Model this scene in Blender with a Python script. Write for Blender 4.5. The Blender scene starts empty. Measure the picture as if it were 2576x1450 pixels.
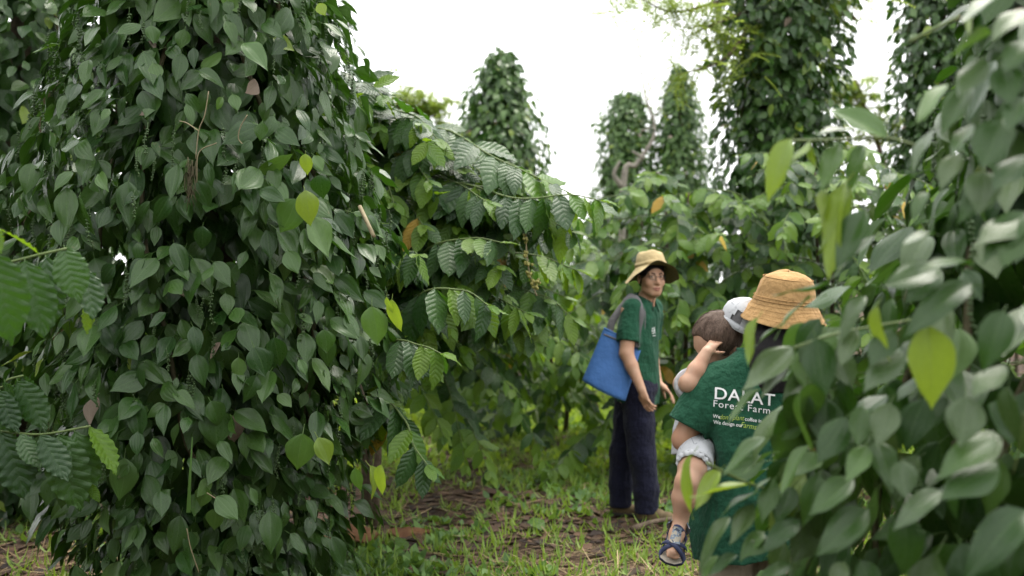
import bpy, math, random
import numpy as np
from mathutils import Vector, Matrix
from mathutils.bvhtree import BVHTree

# ------------------------------------------------------------------ camera, sky, sun, exposure
scene = bpy.context.scene
COL = scene.collection
CAM_H = 1.48
cam_data = bpy.data.cameras.new('camera')
cam = bpy.data.objects.new('camera', cam_data)
COL.objects.link(cam)
cam.location = (0, 0, CAM_H)
cam.rotation_euler = (math.radians(90), 0, 0)
cam_data.lens = 35.0
cam_data.sensor_width = 36.0
cam_data.clip_end = 1000.0
cam_data.dof.use_dof = True
cam_data.dof.focus_distance = 3.92
cam_data.dof.aperture_fstop = 1.8
cam_data.dof.aperture_blades = 9
scene.camera = cam

SUN_EL, SUN_AZ = math.radians(66), math.radians(30)      # azimuth from +Y towards +X
world = bpy.data.worlds.new('World')
scene.world = world
world.use_nodes = True
wn = world.node_tree.nodes
wl = world.node_tree.links
bg = wn['Background']
sky = wn.new('ShaderNodeTexSky')
sky.sky_type = 'NISHITA'
sky.sun_disc = False
sky.sun_elevation = SUN_EL
sky.sun_rotation = SUN_AZ
sky.air_density = 1.0
sky.dust_density = 4.0
cloud_noise = wn.new('ShaderNodeTexNoise')
cloud_noise.inputs['Scale'].default_value = 2.2
cloud_noise.inputs['Detail'].default_value = 5.0
cramp = wn.new('ShaderNodeMapRange')
cramp.inputs[3].default_value = 9.5
cramp.inputs[4].default_value = 12.5
ccol = wn.new('ShaderNodeCombineColor')
wl.new(cloud_noise.outputs['Fac'], cramp.inputs[0])
for i_ in range(3):
    wl.new(cramp.outputs[0], ccol.inputs[i_])
wmix = wn.new('ShaderNodeMix')
wmix.data_type = 'RGBA'
wmix.inputs[0].default_value = 0.9
wl.new(sky.outputs[0], wmix.inputs[6])
wl.new(ccol.outputs[0], wmix.inputs[7])
wl.new(wmix.outputs[2], bg.inputs['Color'])
bg.inputs['Strength'].default_value = 0.12

sun_data = bpy.data.lights.new('sun', 'SUN')
sun_data.energy = 2.0
sun_data.angle = math.radians(35)
sun_data.color = (1.0, 0.95, 0.86)
sun = bpy.data.objects.new('sun', sun_data)
COL.objects.link(sun)
sdir = Vector((math.sin(SUN_AZ) * math.cos(SUN_EL), math.cos(SUN_AZ) * math.cos(SUN_EL), math.sin(SUN_EL)))
sun.rotation_euler = sdir.to_track_quat('Z', 'Y').to_euler()
sun.location = sdir * 40

vs = scene.view_settings
vs.view_transform = 'Standard'
vs.look = 'None'
vs.gamma = 1.0
vs.exposure = 1.1
vs.use_curve_mapping = False
scene.cycles.max_bounces = 7
scene.cycles.diffuse_bounces = 3
scene.cycles.glossy_bounces = 2
scene.cycles.transmission_bounces = 4
scene.cycles.sample_clamp_indirect = 6.0

FPX = 2576 * 35.0 / 36.0


def U(px, py, d):
    """the place at depth d that the photograph (2576 px wide) shows at px, py"""
    return np.array([(px - 1288.0) / FPX * d, d, CAM_H - (py - 725.0) / FPX * d])


def unit(v):
    v = np.asarray(v, float)
    return v / (np.linalg.norm(v, axis=-1, keepdims=True) + 1e-12)


RNG = np.random.default_rng(11)


# ------------------------------------------------------------------ objects
def tag(o, label=None, cat=None, group=None, kind=None):
    if label: o['label'] = label
    if cat: o['category'] = cat
    if group: o['group'] = group
    if kind: o['kind'] = kind
    return o


def thing(name, label, cat, loc=(0, 0, 0), group=None):
    o = bpy.data.objects.new(name, None)
    o.empty_display_size = 0.1
    COL.objects.link(o)
    o.location = tuple(float(x) for x in loc)
    return tag(o, label, cat, group)


def mesh_data(name, verts, faces, mats, uv=None, attrs=None, mi=None, smooth=True):
    me = bpy.data.meshes.new(name)
    verts = np.asarray(verts, np.float32)
    if isinstance(faces, np.ndarray):
        k = faces.shape[1]
        nf = len(faces)
        me.vertices.add(len(verts))
        me.vertices.foreach_set('co', verts.ravel())
        me.loops.add(nf * k)
        me.loops.foreach_set('vertex_index', faces.astype(np.int32).ravel())
        me.polygons.add(nf)
        me.polygons.foreach_set('loop_start', np.arange(0, nf * k, k, dtype=np.int32))
        me.update(calc_edges=True)
    else:
        me.from_pydata([tuple(map(float, v)) for v in verts], [], [tuple(map(int, f)) for f in faces])
    if not isinstance(mats, (list, tuple)):
        mats = [mats]
    for m in mats:
        me.materials.append(m)
    n = len(me.polygons)
    if smooth:
        me.polygons.foreach_set('use_smooth', np.ones(n, bool))
    if mi is not None:
        me.polygons.foreach_set('material_index', np.asarray(mi, np.int32))
    if uv is not None:
        lay = me.uv_layers.new(name='UVMap')
        li = np.empty(len(me.loops), np.int32)
        me.loops.foreach_get('vertex_index', li)
        lay.data.foreach_set('uv', np.asarray(uv, np.float32)[li].ravel())
    for nm, a in (attrs or {}).items():
        at = me.attributes.new(nm, 'FLOAT', 'POINT')
        at.data.foreach_set('value', np.asarray(a, np.float32))
    me.update()
    return me


def link(name, me, parent=None, mat4=None, base=None):
    o = bpy.data.objects.new(name, me)
    COL.objects.link(o)
    if parent is not None:
        o.parent = parent
    if mat4 is not None:
        o.matrix_basis = mat4
    return o


def part(name, verts, faces, mats, parent=None, **kw):
    """one mesh object given in world coordinates, parented to a thing"""
    v = np.asarray(verts, float)
    if parent is not None:
        q = parent
        while q is not None:
            v = v - np.array(q.location)
            q = q.parent
    return link(name, mesh_data(name, v, faces, mats, **kw), parent)


def tube(pts, rad, sides=6, cap=True, flat=1.0, up=(0, 0, 1)):
    pts = np.asarray(pts, float)
    n = len(pts)
    rad = np.asarray(rad, float)
    rad = np.full(n, float(rad)) if rad.ndim == 0 else np.interp(np.linspace(0, 1, n), np.linspace(0, 1, len(rad)), rad)
    tan = unit(np.gradient(pts, axis=0))
    up = np.asarray(up, float)
    s = np.cross(tan, up)
    bad = np.linalg.norm(s, axis=1) < 1e-3
    s[bad] = np.cross(tan[bad], (1.0, 0.01, 0))
    s = unit(s)
    b = np.cross(s, tan)
    ang = np.arange(sides) * 2 * math.pi / sides
    v = pts[:, None, :] + rad[:, None, None] * (np.cos(ang)[None, :, None] * s[:, None, :] + flat * np.sin(ang)[None, :, None] * b[:, None, :])
    v = v.reshape(-1, 3)
    f = []
    for i in range(n - 1):
        for j in range(sides):
            k = (j + 1) % sides
            f.append((i * sides + j, i * sides + k, (i + 1) * sides + k, (i + 1) * sides + j))
    if cap:
        f.append(tuple(range(sides))[::-1])
        f.append(tuple((n - 1) * sides + j for j in range(sides)))
    return v, f


def merge(*vf):
    V, F, o = [], [], 0
    for v, f in vf:
        V.append(np.asarray(v, float))
        F += [tuple(int(i) + o for i in q) for q in f]
        o += len(v)
    return np.concatenate(V), F


def curve(ctrl, n=12):
    """Catmull-Rom through control points"""
    c = np.asarray(ctrl, float)
    c = np.vstack([2 * c[0] - c[1], c, 2 * c[-1] - c[-2]])
    out = []
    m = len(c) - 3
    for i in range(m):
        p0, p1, p2, p3 = c[i:i + 4]
        for t in np.linspace(0, 1, n, endpoint=(i == m - 1)):
            out.append(0.5 * ((2 * p1) + (-p0 + p2) * t + (2 * p0 - 5 * p1 + 4 * p2 - p3) * t * t + (-p0 + 3 * p1 - 3 * p2 + p3) * t ** 3))
    return np.array(out)


def vnoise(p, seed=0, octaves=3):
    """cheap smooth pseudo noise in about -1..1, p (...,3)"""
    r = np.random.default_rng(seed)
    out = 0
    amp, tot, f = 1.0, 0.0, 1.0
    for o in range(octaves):
        s = 0
        for k in range(4):
            d = unit(r.normal(size=3)) * f * r.uniform(0.8, 1.5)
            ph = r.uniform(0, 6.28)
            w = unit(r.normal(size=3)) * f * 0.7
            s = s + np.sin(p @ d + ph + 1.3 * np.sin(p @ w + ph * 2))
        out = out + amp * s / 2.4
        tot += amp
        amp *= 0.5
        f *= 2.1
    return out / tot


# ------------------------------------------------------------------ materials
class NT:
    def __init__(self, name):
        self.m = bpy.data.materials.new(name)
        self.m.use_nodes = True
        self.t = self.m.node_tree
        self.b = self.t.nodes['Principled BSDF']
        self.out = self.t.nodes['Material Output']

    def n(self, typ, **kw):
        x = self.t.nodes.new(typ)
        for k, v in kw.items():
            setattr(x, k, v)
        return x

    def l(self, a, b):
        self.t.links.new(a, b)

    def inp(self, socket, v):
        if hasattr(v, 'is_linked') or isinstance(v, bpy.types.NodeSocket):
            self.l(v, socket)
        elif isinstance(v, (tuple, list)):
            socket.default_value = tuple(v) + ((1.0,) if len(v) == 3 and len(socket.default_value) == 4 else ())
        else:
            socket.default_value = v

    def math(self, op, a, b=0.0, c=0.0, clamp=False):
        x = self.n('ShaderNodeMath', operation=op, use_clamp=clamp)
        self.inp(x.inputs[0], a)
        self.inp(x.inputs[1], b)
        self.inp(x.inputs[2], c)
        return x.outputs[0]

    def mix(self, f, a, b, blend='MIX'):
        x = self.n('ShaderNodeMix', data_type='RGBA', blend_type=blend)
        self.inp(x.inputs[0], f)
        self.inp(x.inputs[6], a)
        self.inp(x.inputs[7], b)
        return x.outputs[2]

    def remap(self, v, a, b, c=0.0, d=1.0):
        x = self.n('ShaderNodeMapRange')
        self.inp(x.inputs[0], v)
        for i, q in enumerate((a, b, c, d)):
            self.inp(x.inputs[1 + i], q)
        return x.outputs[0]

    def noise(self, scale, detail=3.0, coord=None, rough=0.55):
        x = self.n('ShaderNodeTexNoise')
        x.inputs['Scale'].default_value = scale
        x.inputs['Detail'].default_value = detail
        x.inputs['Roughness'].default_value = rough
        if coord is not None:
            self.l(coord, x.inputs['Vector'])
        return x.outputs['Fac']

    def bump(self, h, strength=0.3, dist=0.01):
        x = self.n('ShaderNodeBump')
        x.inputs['Strength'].default_value = strength
        x.inputs['Distance'].default_value = dist
        self.l(h, x.inputs['Height'])
        self.l(x.outputs[0], self.b.inputs['Normal'])
        return x.outputs[0]

    def coord(self, which='Object'):
        return self.n('ShaderNodeTexCoord').outputs[which]


def leaf_rnd(t):
    oi = t.n('ShaderNodeObjectInfo')
    at = t.n('ShaderNodeAttribute', attribute_name='rnd')
    return t.math('FRACT', t.math('ADD', oi.outputs['Random'], at.outputs['Fac']))


def leaf_material(name, dark, light, under, trans, style, rough=0.4, tmix=0.25, vein=(0.12, 0.2, 0.07), veinamt=0.35, spec=0.5, blot=0.0):
    t = NT(name)
    r = leaf_rnd(t)
    uv = t.n('ShaderNodeUVMap')
    sp = t.n('ShaderNodeSeparateXYZ')
    t.l(uv.outputs[0], sp.inputs[0])
    s = t.math('ABSOLUTE', t.math('SUBTRACT', t.math('MULTIPLY', sp.outputs[0], 2.0), 1.0))
    v = sp.outputs[1]
    mid = t.remap(s, 0.0, 0.06, 1.0, 0.0)
    if style == 'pepper':
        lat = t.math('PINGPONG', s, 0.21)
        veins = t.remap(lat, 0.0, 0.035, 1.0, 0.0)
        relief = t.remap(lat, 0.0, 0.21, 0.0, 1.0)
    else:
        ph = t.math('SUBTRACT', t.math('MULTIPLY', v, t.remap(r, 0, 1, 7.6, 9.6)), t.math('MULTIPLY', s, 1.5))
        lat = t.math('PINGPONG', t.math('ADD', ph, 10.0), 0.5)
        veins = t.remap(lat, 0.0, 0.09, 1.0, 0.0)
        relief = t.remap(lat, 0.0, 0.5, 0.0, 1.0)
    relief = t.math('POWER', relief, 0.6)
    veins = t.math('MAXIMUM', mid, t.math('MULTIPLY', veins, 0.6))
    gc = t.coord('Object')
    big = t.noise(14.0, 4.0, gc)
    base = t.mix(r, dark, light)
    base = t.mix(t.remap(big, 0.3, 0.75, 0.0, 0.4), base, tuple(c * 0.72 for c in dark))
    if blot:
        sp_n = t.noise(60.0, 2.0, gc)
        base = t.mix(t.remap(sp_n, 0.66, 0.75, 0.0, blot), base, (0.16, 0.13, 0.06))
    base = t.mix(t.math('MULTIPLY', veins, veinamt), base, vein)
    stem = t.math('LESS_THAN', v, 0.0)
    base = t.mix(stem, base, (0.13, 0.17, 0.05))
    geo = t.n('ShaderNodeNewGeometry')
    col = t.mix(geo.outputs['Backfacing'], base, t.mix(r, under, tuple(c * 1.25 for c in under)))
    t.l(col, t.b.inputs['Base Color'])
    t.b.inputs['Roughness'].default_value = rough
    rr = t.math('ADD', t.remap(big, 0.3, 0.7, rough - 0.07, rough + 0.1), t.math('MULTIPLY', geo.outputs['Backfacing'], 0.2))
    t.l(rr, t.b.inputs['Roughness'])
    t.b.inputs['Specular IOR Level'].default_value = spec
    h = t.math('ADD', relief, t.math('MULTIPLY', t.noise(220.0, 2.0, gc), 0.35))
    nrm = t.bump(h, 0.16 if style == 'pepper' else 0.4, 0.004 if style == 'pepper' else 0.007)
    tr = t.n('ShaderNodeBsdfTranslucent')
    t.l(t.mix(veins, trans, tuple(c * 0.75 for c in trans)), tr.inputs['Color'])
    t.l(nrm, tr.inputs['Normal'])
    mx = t.n('ShaderNodeMixShader')
    mx.inputs[0].default_value = tmix
    t.l(t.b.outputs[0], mx.inputs[1])
    t.l(tr.outputs[0], mx.inputs[2])
    t.l(mx.outputs[0], t.out.inputs['Surface'])
    return t.m


def simple(name, c, rough=0.7, spec=0.4, var=0.25, scale=30.0, bump=0.0, bdist=0.003, metal=0.0, c2=None):
    t = NT(name)
    gc = t.coord('Object')
    nz = t.noise(scale, 4.0, gc)
    a = c2 if c2 else tuple(x * (1 - var) for x in c)
    t.l(t.mix(t.remap(nz, 0.3, 0.7), a, c), t.b.inputs['Base Color'])
    t.b.inputs['Roughness'].default_value = rough
    t.b.inputs['Specular IOR Level'].default_value = spec
    t.b.inputs['Metallic'].default_value = metal
    if bump:
        t.bump(t.noise(scale * 3, 4.0, gc), bump, bdist)
    return t.m


def cloth(name, c, weave=900.0, rough=0.9, fold=0.4, c2=None, sheen=0.2, var=0.18):
    t = NT(name)
    gc = t.coord('Object')
    big = t.noise(9.0, 4.0, gc)
    fine = t.noise(weave, 1.0, gc)
    a = c2 if c2 else tuple(x * (1 - var) for x in c)
    cc = t.mix(t.remap(big, 0.3, 0.7), a, c)
    t.l(t.mix(t.remap(fine, 0.3, 0.7, 0.0, 0.3), cc, tuple(x * 0.7 for x in c)), t.b.inputs['Base Color'])
    t.b.inputs['Roughness'].default_value = rough
    t.b.inputs['Specular IOR Level'].default_value = 0.2
    t.b.inputs['Sheen Weight'].default_value = sheen * 0.25
    h = t.math('ADD', t.math('MULTIPLY', t.noise(16.0, 3.0, gc), 2.5), t.math('MULTIPLY', fine, 0.12))
    mp = t.n('ShaderNodeMapping')
    mp.inputs['Rotation'].default_value = (.3, .5, .6)
    mp.inputs['Scale'].default_value = (1.0, 1.0, .28)
    t.l(gc, mp.inputs['Vector'])
    crease = t.math('ABSOLUTE', t.math('SUBTRACT', t.noise(15.0, 3.0, mp.outputs[0]), .5))
    h = t.math('SUBTRACT', h, t.math('MULTIPLY', crease, 2.6))
    t.bump(h, fold, 0.016)
    return t.m


M = {}
M['pepper'] = leaf_material('pepper_leaf', (0.014, 0.045, 0.008), (0.044, 0.095, 0.017), (0.058, 0.118, 0.022), (0.08, 0.24, 0.009), 'pepper', 0.30, 0.11, (0.082, 0.15, 0.045), 0.4, spec=.33, blot=0.35)
M['pepper_mid'] = leaf_material('pepper_leaf_fresh', (0.045, 0.105, 0.020), (0.082, 0.155, 0.032), (0.085, 0.145, 0.038), (0.15, 0.33, 0.02), 'pepper', 0.36, 0.18, (0.13, 0.21, 0.07), 0.4, spec=.45)
M['pepper_sheen'] = leaf_material('pepper_leaf_sheen', (0.042, 0.082, 0.024), (0.080, 0.125, 0.042), (0.08, 0.13, 0.04), (0.11, 0.26, 0.02), 'pepper', 0.30, 0.12, (0.12, 0.18, 0.075), 0.4, spec=.45, blot=0.3)  # paler base colour stands in for sky sheen on the near leaves
M['pepper_young'] = leaf_material('pepper_leaf_young', (0.12, 0.20, 0.018), (0.18, 0.25, 0.028), (0.17, 0.24, 0.04), (0.36, 0.52, 0.03), 'pepper', 0.42, 0.28, (0.24, 0.32, 0.09), 0.35)
M['pepper_dead'] = leaf_material('pepper_leaf_dead', (0.20, 0.15, 0.11), (0.38, 0.31, 0.25), (0.3, 0.24, 0.18), (0.3, 0.2, 0.1), 'pepper', 0.7, 0.1, (0.2, 0.14, 0.1), 0.4)
M['coffee'] = leaf_material('coffee_leaf', (0.015, 0.048, 0.012), (0.046, 0.108, 0.022), (0.075, 0.14, 0.038), (0.10, 0.27, 0.015), 'coffee', 0.28, 0.2, (0.09, 0.165, 0.045), 0.22, spec=.38)
M['coffee_fresh'] = leaf_material('coffee_leaf_fresh', (0.050, 0.130, 0.011), (0.13, 0.22, 0.020), (0.11, 0.19, 0.03), (0.28, 0.48, 0.015), 'coffee', 0.33, 0.3, (0.18, 0.28, 0.06), 0.35, spec=.36)
M['coffee_yellow'] = leaf_material('coffee_leaf_yellow', (0.42, 0.24, 0.03), (0.5, 0.36, 0.04), (0.4, 0.28, 0.06), (0.6, 0.4, 0.04), 'coffee', 0.5, 0.25, (0.4, 0.3, 0.08), 0.4)
M['bark'] = simple('bark', (0.14, 0.105, 0.075), 0.9, 0.2, 0.5, 25, 0.8, 0.01)
M['vine_stem'] = simple('vine_stem', (0.11, 0.095, 0.05), 0.8, 0.3, 0.4, 40, 0.4)
M['green_stem'] = simple('green_stem', (0.12, 0.17, 0.05), 0.6, 0.4, 0.3, 40)
M['tendril'] = simple('tendril', (0.30, 0.25, 0.15), 0.8, 0.3, 0.3, 40)
M['berry'] = simple('pepper_berry', (0.055, 0.105, 0.028), 0.45, 0.45, 0.4, 120)
M['coffee_berry'] = simple('coffee_berry', (0.30, 0.28, 0.07), 0.45, 0.5, 0.4, 60)
# ------------------------------------------------------------------ leaf shapes (base at origin, blade along +Y, face +Z, length 1)
def leaf_shape(kind, seed, rows, cols):
    r = np.random.default_rng(seed)
    if kind == 'pepper':
        T = [0, .05, .12, .22, .35, .48, .60, .72, .83, .91, .96, 1.0]
        W = [.035, .125, .205, .278, .318, .308, .264, .196, .114, .052, .020, .002]
    elif kind == 'coffee':
        T = [0, .06, .15, .28, .42, .56, .70, .82, .91, .96, 1.0]
        W = [.02, .085, .15, .20, .222, .215, .18, .12, .055, .02, .003]
    else:
        T = [0, .2, .5, .8, 1.0]
        W = [.05, .2, .26, .16, .0]
    ts = np.linspace(0, 1, rows + 1) ** (0.9)
    wid = np.interp(ts, T, W) * r.uniform(0.9, 1.12)
    us = np.linspace(-1, 1, cols + 1)
    fold = r.uniform(0.05, 0.55)
    bend = r.uniform(-0.04, 0.42)
    side = r.uniform(-0.06, 0.06)
    twist = r.uniform(-0.35, 0.35)
    asym = r.uniform(-0.06, 0.06)
    ph = r.uniform(0, 6.28)
    V, UV = [], []
    for i, t in enumerate(ts):
        for u in us:
            w = wid[i] * (1 + asym * np.sign(u))
            x = u * w
            z = fold * abs(u) * w * (1 - 0.5 * t) - 0.12 * (u * u) * w - bend * t * t
            edge = abs(u) ** 2
            if kind == 'coffee':
                x += edge * 0.012 * math.sin(t * 56 + ph + u)
                z += edge * 0.02 * math.sin(t * 44 + ph + 2 * u)
                if rows > 12:
                    z += 0.008 * abs(math.sin((t * 8.6 - abs(u) * 1.5) * math.pi)) * min(1, abs(u) * 3) * (1 - abs(u) * 0.3)
            else:
                z += edge * 0.022 * math.sin(t * 9 + ph + u)
                x += edge * 0.006 * math.sin(t * 17 + ph)
                if cols >= 6:
                    z += 0.003 * abs(math.sin(abs(u) / .42 * math.pi)) * math.sin(min(1, t * 1.1) * math.pi)
            z += twist * t * x * 0.6
            V.append((x + side * math.sin(t * 2.6), t, z))
            UV.append((u * .5 + .5, max(t, 1e-3)))
    F = []
    c = cols + 1
    for i in range(rows):
        for j in range(cols):
            F.append((i * c + j, i * c + j + 1, (i + 1) * c + j + 1, (i + 1) * c + j))
    # petiole
    pl = r.uniform(0.12, 0.24) if kind == 'pepper' else 0.07
    o = len(V)
    rad = 0.011 if kind == 'pepper' else 0.008
    for k, (yy, zz) in enumerate(((-pl, -pl * 0.55), (0.02, -0.004))):
        for a in (0, 2.09, 4.19):
            V.append((rad * math.cos(a), yy, zz + rad * math.sin(a)))
            UV.append((0.5, -0.2))
    for j in range(3):
        k = (j + 1) % 3
        F.append((o + j, o + k, o + 3 + k, o + 3 + j))
    return np.array(V), np.array(F, np.int32), np.array(UV)


NVAR = 10
SHAPES = {}
for key, kind, rows, cols in (('pepper_hi', 'pepper', 14, 6), ('pepper_md', 'pepper', 7, 4), ('pepper_lo', 'pepper', 4, 2),
                              ('coffee_hi', 'coffee', 30, 8), ('coffee_md', 'coffee', 11, 4), ('coffee_lo', 'coffee', 5, 2)):
    SHAPES[key] = [leaf_shape(kind, 100 + i, rows, cols) for i in range(NVAR)]
_LEAFMESH = {}


def leaf_mesh(key, var, mat):
    k = (key, var, mat)
    if k not in _LEAFMESH:
        v, f, uv = SHAPES[key][var]
        _LEAFMESH[k] = mesh_data('leaf', v, f, M[mat], uv=uv, attrs={'rnd': np.zeros(len(v))})
    return _LEAFMESH[k]


PLANTS = []
MATS = ['pepper', 'pepper_mid', 'pepper_young', 'pepper_dead', 'coffee', 'coffee_fresh', 'coffee_yellow', 'pepper_sheen']


class Plant:
    def __init__(self, name, label, cat, loc, key, far_key=None, keep=300, group=None, size_px=7.0):
        self.o = thing(name, label, cat, loc, group)
        self.loc = np.array(loc, float)
        self.key, self.far_key, self.keep, self.size_px = key, far_key or key, keep, size_px
        self.P, self.D, self.N, self.L, self.W, self.V, self.Mt, self.H = [], [], [], [], [], [], [], []
        PLANTS.append(self)

    def add(self, P, D, N, L, mat, W=1.0, hero=False):
        P = np.atleast_2d(P)
        n = len(P)
        D = unit(np.broadcast_to(D, (n, 3)))
        N = np.broadcast_to(N, (n, 3))
        N = unit(N - (N * D).sum(1, keepdims=True) * D)
        self.P.append(P); self.D.append(D); self.N.append(N)
        self.L.append(np.broadcast_to(L, (n,)).astype(float))
        self.W.append(np.broadcast_to(W, (n,)).astype(float))
        self.V.append(RNG.integers(0, NVAR, n))
        self.Mt.append(np.array([MATS.index(m) for m in ([mat] * n if isinstance(mat, str) else mat)]))
        self.H.append(np.full(n, hero))

    def pack(self):
        for k in 'P D N L W V Mt H'.split():
            setattr(self, k, np.concatenate(getattr(self, k)))
        self.X = np.cross(self.D, self.N)


def hero(pl, bx, by, tx, ty, d, mat, yaw=0.0, w=1.0, dd=0.0, pitch=0.25):
    """a leaf with its base and tip at known places; yaw turns its face about the blade"""
    a, b = U(bx, by, d), U(tx, ty, d + dd)
    D = b - a
    L = np.linalg.norm(D)
    D = D / L
    view = unit(-np.array([a[0], a[1], a[2] - CAM_H]))
    n = view + np.array([0, 0, pitch])
    n = unit(n - (n @ D) * D)
    q = Matrix.Rotation(math.radians(yaw), 3, Vector(D))
    n = np.array(q @ Vector(n))
    pl.add(a, D, n, L, mat, w, True)


def finish_plants():
    # which leaves the camera sees, and how large: rays to a few points of every leaf
    tv, tf, own = [], [], []
    o = 0
    for pi, p in enumerate(PLANTS):
        p.pack()
        n = len(p.P)
        wv = (0.34 if p.key.startswith('pepper') else 0.2)
        mid = p.P + p.D * (p.L * 0.4)[:, None]
        sx = p.X * (p.L * wv * p.W)[:, None]
        q = np.stack([p.P, mid + sx, p.P + p.D * p.L[:, None], mid - sx], 1).reshape(-1, 3)
        idx = np.arange(n) * 4 + o
        tv.append(q)
        tf.append(np.stack([idx, idx + 1, idx + 2, idx + 3], 1))
        own += [(pi, i) for i in range(n)]
        o += 4 * n
    tv = np.concatenate(tv); tf = np.concatenate(tf)
    bvh = BVHTree.FromPolygons(tv.tolist(), tf.tolist())
    eye = Vector((0, 0, CAM_H))
    start = 0
    for pi, p in enumerate(PLANTS):
        n = len(p.P)
        area = np.linalg.norm(np.cross(p.X, p.D), axis=1)
        cen = p.P + p.D * (p.L * 0.45)[:, None]
        px = cen[:, 0] / np.maximum(cen[:, 1], .05) * FPX
        py = (cen[:, 2] - CAM_H) / np.maximum(cen[:, 1], .05) * FPX
        inside = (np.abs(px) < 1300) & (np.abs(py) < 740) & (cen[:, 1] > 0.3)
        view = unit(cen - np.array([0, 0, CAM_H]))
        face = np.abs((p.N * view).sum(1)) * 0.85 + 0.15
        proj = face * (p.L / np.maximum(cen[:, 1], .05)) ** 2
        vis = np.zeros(n)
        for i in np.nonzero(inside)[0]:
            c = 0
            for ft, fu in ((0.25, 0), (0.55, 0), (0.8, 0), (0.42, 0.16), (0.42, -0.16)):
                q = p.P[i] + p.D[i] * (p.L[i] * ft) + p.X[i] * (p.L[i] * fu * p.W[i])
                dv = Vector(q) - eye
                hit = bvh.ray_cast(eye, dv.normalized(), dv.length + 0.02)
                if hit[2] is not None and hit[2] - start == i:
                    c += 1
            vis[i] = c / 5
        score = proj * vis + p.H * (vis > 0) * 10
        order = np.argsort(-score)
        chosen = [i for i in order[:p.keep] if score[i] > 0]
        lengths = p.L[chosen] / np.maximum(cen[chosen, 1], .05) * 1024 * 35 / 36 if len(chosen) else []
        is_in = np.zeros(n, bool)
        for i, lp in zip(chosen, lengths):
            if lp < p.size_px and not p.H[i]:
                continue
            is_in[i] = True
            L = p.L[i]
            m = Matrix((
                (p.X[i][0] * L * p.W[i], p.D[i][0] * L, p.N[i][0] * L, p.P[i][0] - p.loc[0]),
                (p.X[i][1] * L * p.W[i], p.D[i][1] * L, p.N[i][1] * L, p.P[i][1] - p.loc[1]),
                (p.X[i][2] * L * p.W[i], p.D[i][2] * L, p.N[i][2] * L, p.P[i][2] - p.loc[2]),
                (0, 0, 0, 1)))
            link('leaf', leaf_mesh(p.key, int(p.V[i]), MATS[p.Mt[i]]), p.o, m)
        rest = np.nonzero(~is_in)[0]
        if len(rest):
            low = p.far_key.split('_')[0] + '_lo'
            VS, FS, UVS, RS, MI, base_i = [], [], [], [], [], 0
            used = sorted(set(p.Mt[rest].tolist()))
            shown = rest[vis[rest] > 0]
            for key, sub in ((p.far_key, shown), (low, rest[vis[rest] <= 0])):
                if not len(sub):
                    continue
                sh = SHAPES[key]
                VV = np.stack([s[0] for s in sh])[p.V[sub]]            # n, k, 3
                L = p.L[sub][:, None]
                B = (p.P[sub] - p.loc)[:, None, :]
                W = B + VV[..., 0:1] * (p.X[sub] * L * p.W[sub][:, None])[:, None, :] + VV[..., 1:2] * (p.D[sub] * L)[:, None, :] + VV[..., 2:3] * (p.N[sub] * L)[:, None, :]
                k = VV.shape[1]
                VS.append(W.reshape(-1, 3))
                FS.append((sh[0][1][None] + (np.arange(len(sub)) * k)[:, None, None]).reshape(-1, 4) + base_i)
                UVS.append(np.tile(sh[0][2], (len(sub), 1)))
                RS.append(np.repeat(RNG.random(len(sub)), k))
                MI.append(np.repeat(np.array([used.index(x) for x in p.Mt[sub]]), len(sh[0][1])))
                base_i += len(sub) * k
            f = link('foliage', mesh_data('foliage', np.concatenate(VS), np.concatenate(FS), [M[MATS[u]] for u in used], uv=np.concatenate(UVS), attrs={'rnd': np.concatenate(RS)}, mi=np.concatenate(MI)), p.o)
            f['kind'] = 'stuff'
        p.seen = int((vis > 0).sum())
        start += n


# ------------------------------------------------------------------ pepper columns
def berry_spike(seed):
    r = np.random.default_rng(seed)
    t = (1 + 5 ** .5) / 2
    ico = unit(np.array([(-1, t, 0), (1, t, 0), (-1, -t, 0), (1, -t, 0), (0, -1, t), (0, 1, t), (0, -1, -t), (0, 1, -t), (t, 0, -1), (t, 0, 1), (-t, 0, -1), (-t, 0, 1)]))
    icf = [(0, 11, 5), (0, 5, 1), (0, 1, 7), (0, 7, 10), (0, 10, 11), (1, 5, 9), (5, 11, 4), (11, 10, 2), (10, 7, 6), (7, 1, 8), (3, 9, 4), (3, 4, 2), (3, 2, 6), (3, 6, 8), (3, 8, 9), (4, 9, 5), (2, 4, 11), (6, 2, 10), (8, 6, 7), (9, 8, 1)]
    L = r.uniform(0.06, 0.11)
    ax = curve([(0, 0, 0.02), (0.006, 0, 0), (r.uniform(0, .015), r.uniform(-.01, .01), -L * .5), (r.uniform(-.01, .02), 0, -L)], 5)
    bits = [tube(ax, 0.0014, 4)]
    n = int(L / 0.0042)
    for i in range(n):
        c = ax[min(len(ax) - 1, 5 + int((len(ax) - 6) * i / n))] + np.array([0, 0, -0.004 * r.random()])
        a = i * 2.4
        rr = r.uniform(0.0026, 0.0042)
        c = c + 0.0042 * np.array([math.cos(a), math.sin(a), 0])
        bits.append((ico * rr + c, icf))
    v, f = merge(*bits)
    return mesh_data('berry_spike', v, [list(q) for q in f], M['berry'])


SPIKES = [berry_spike(s) for s in range(6)]


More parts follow.
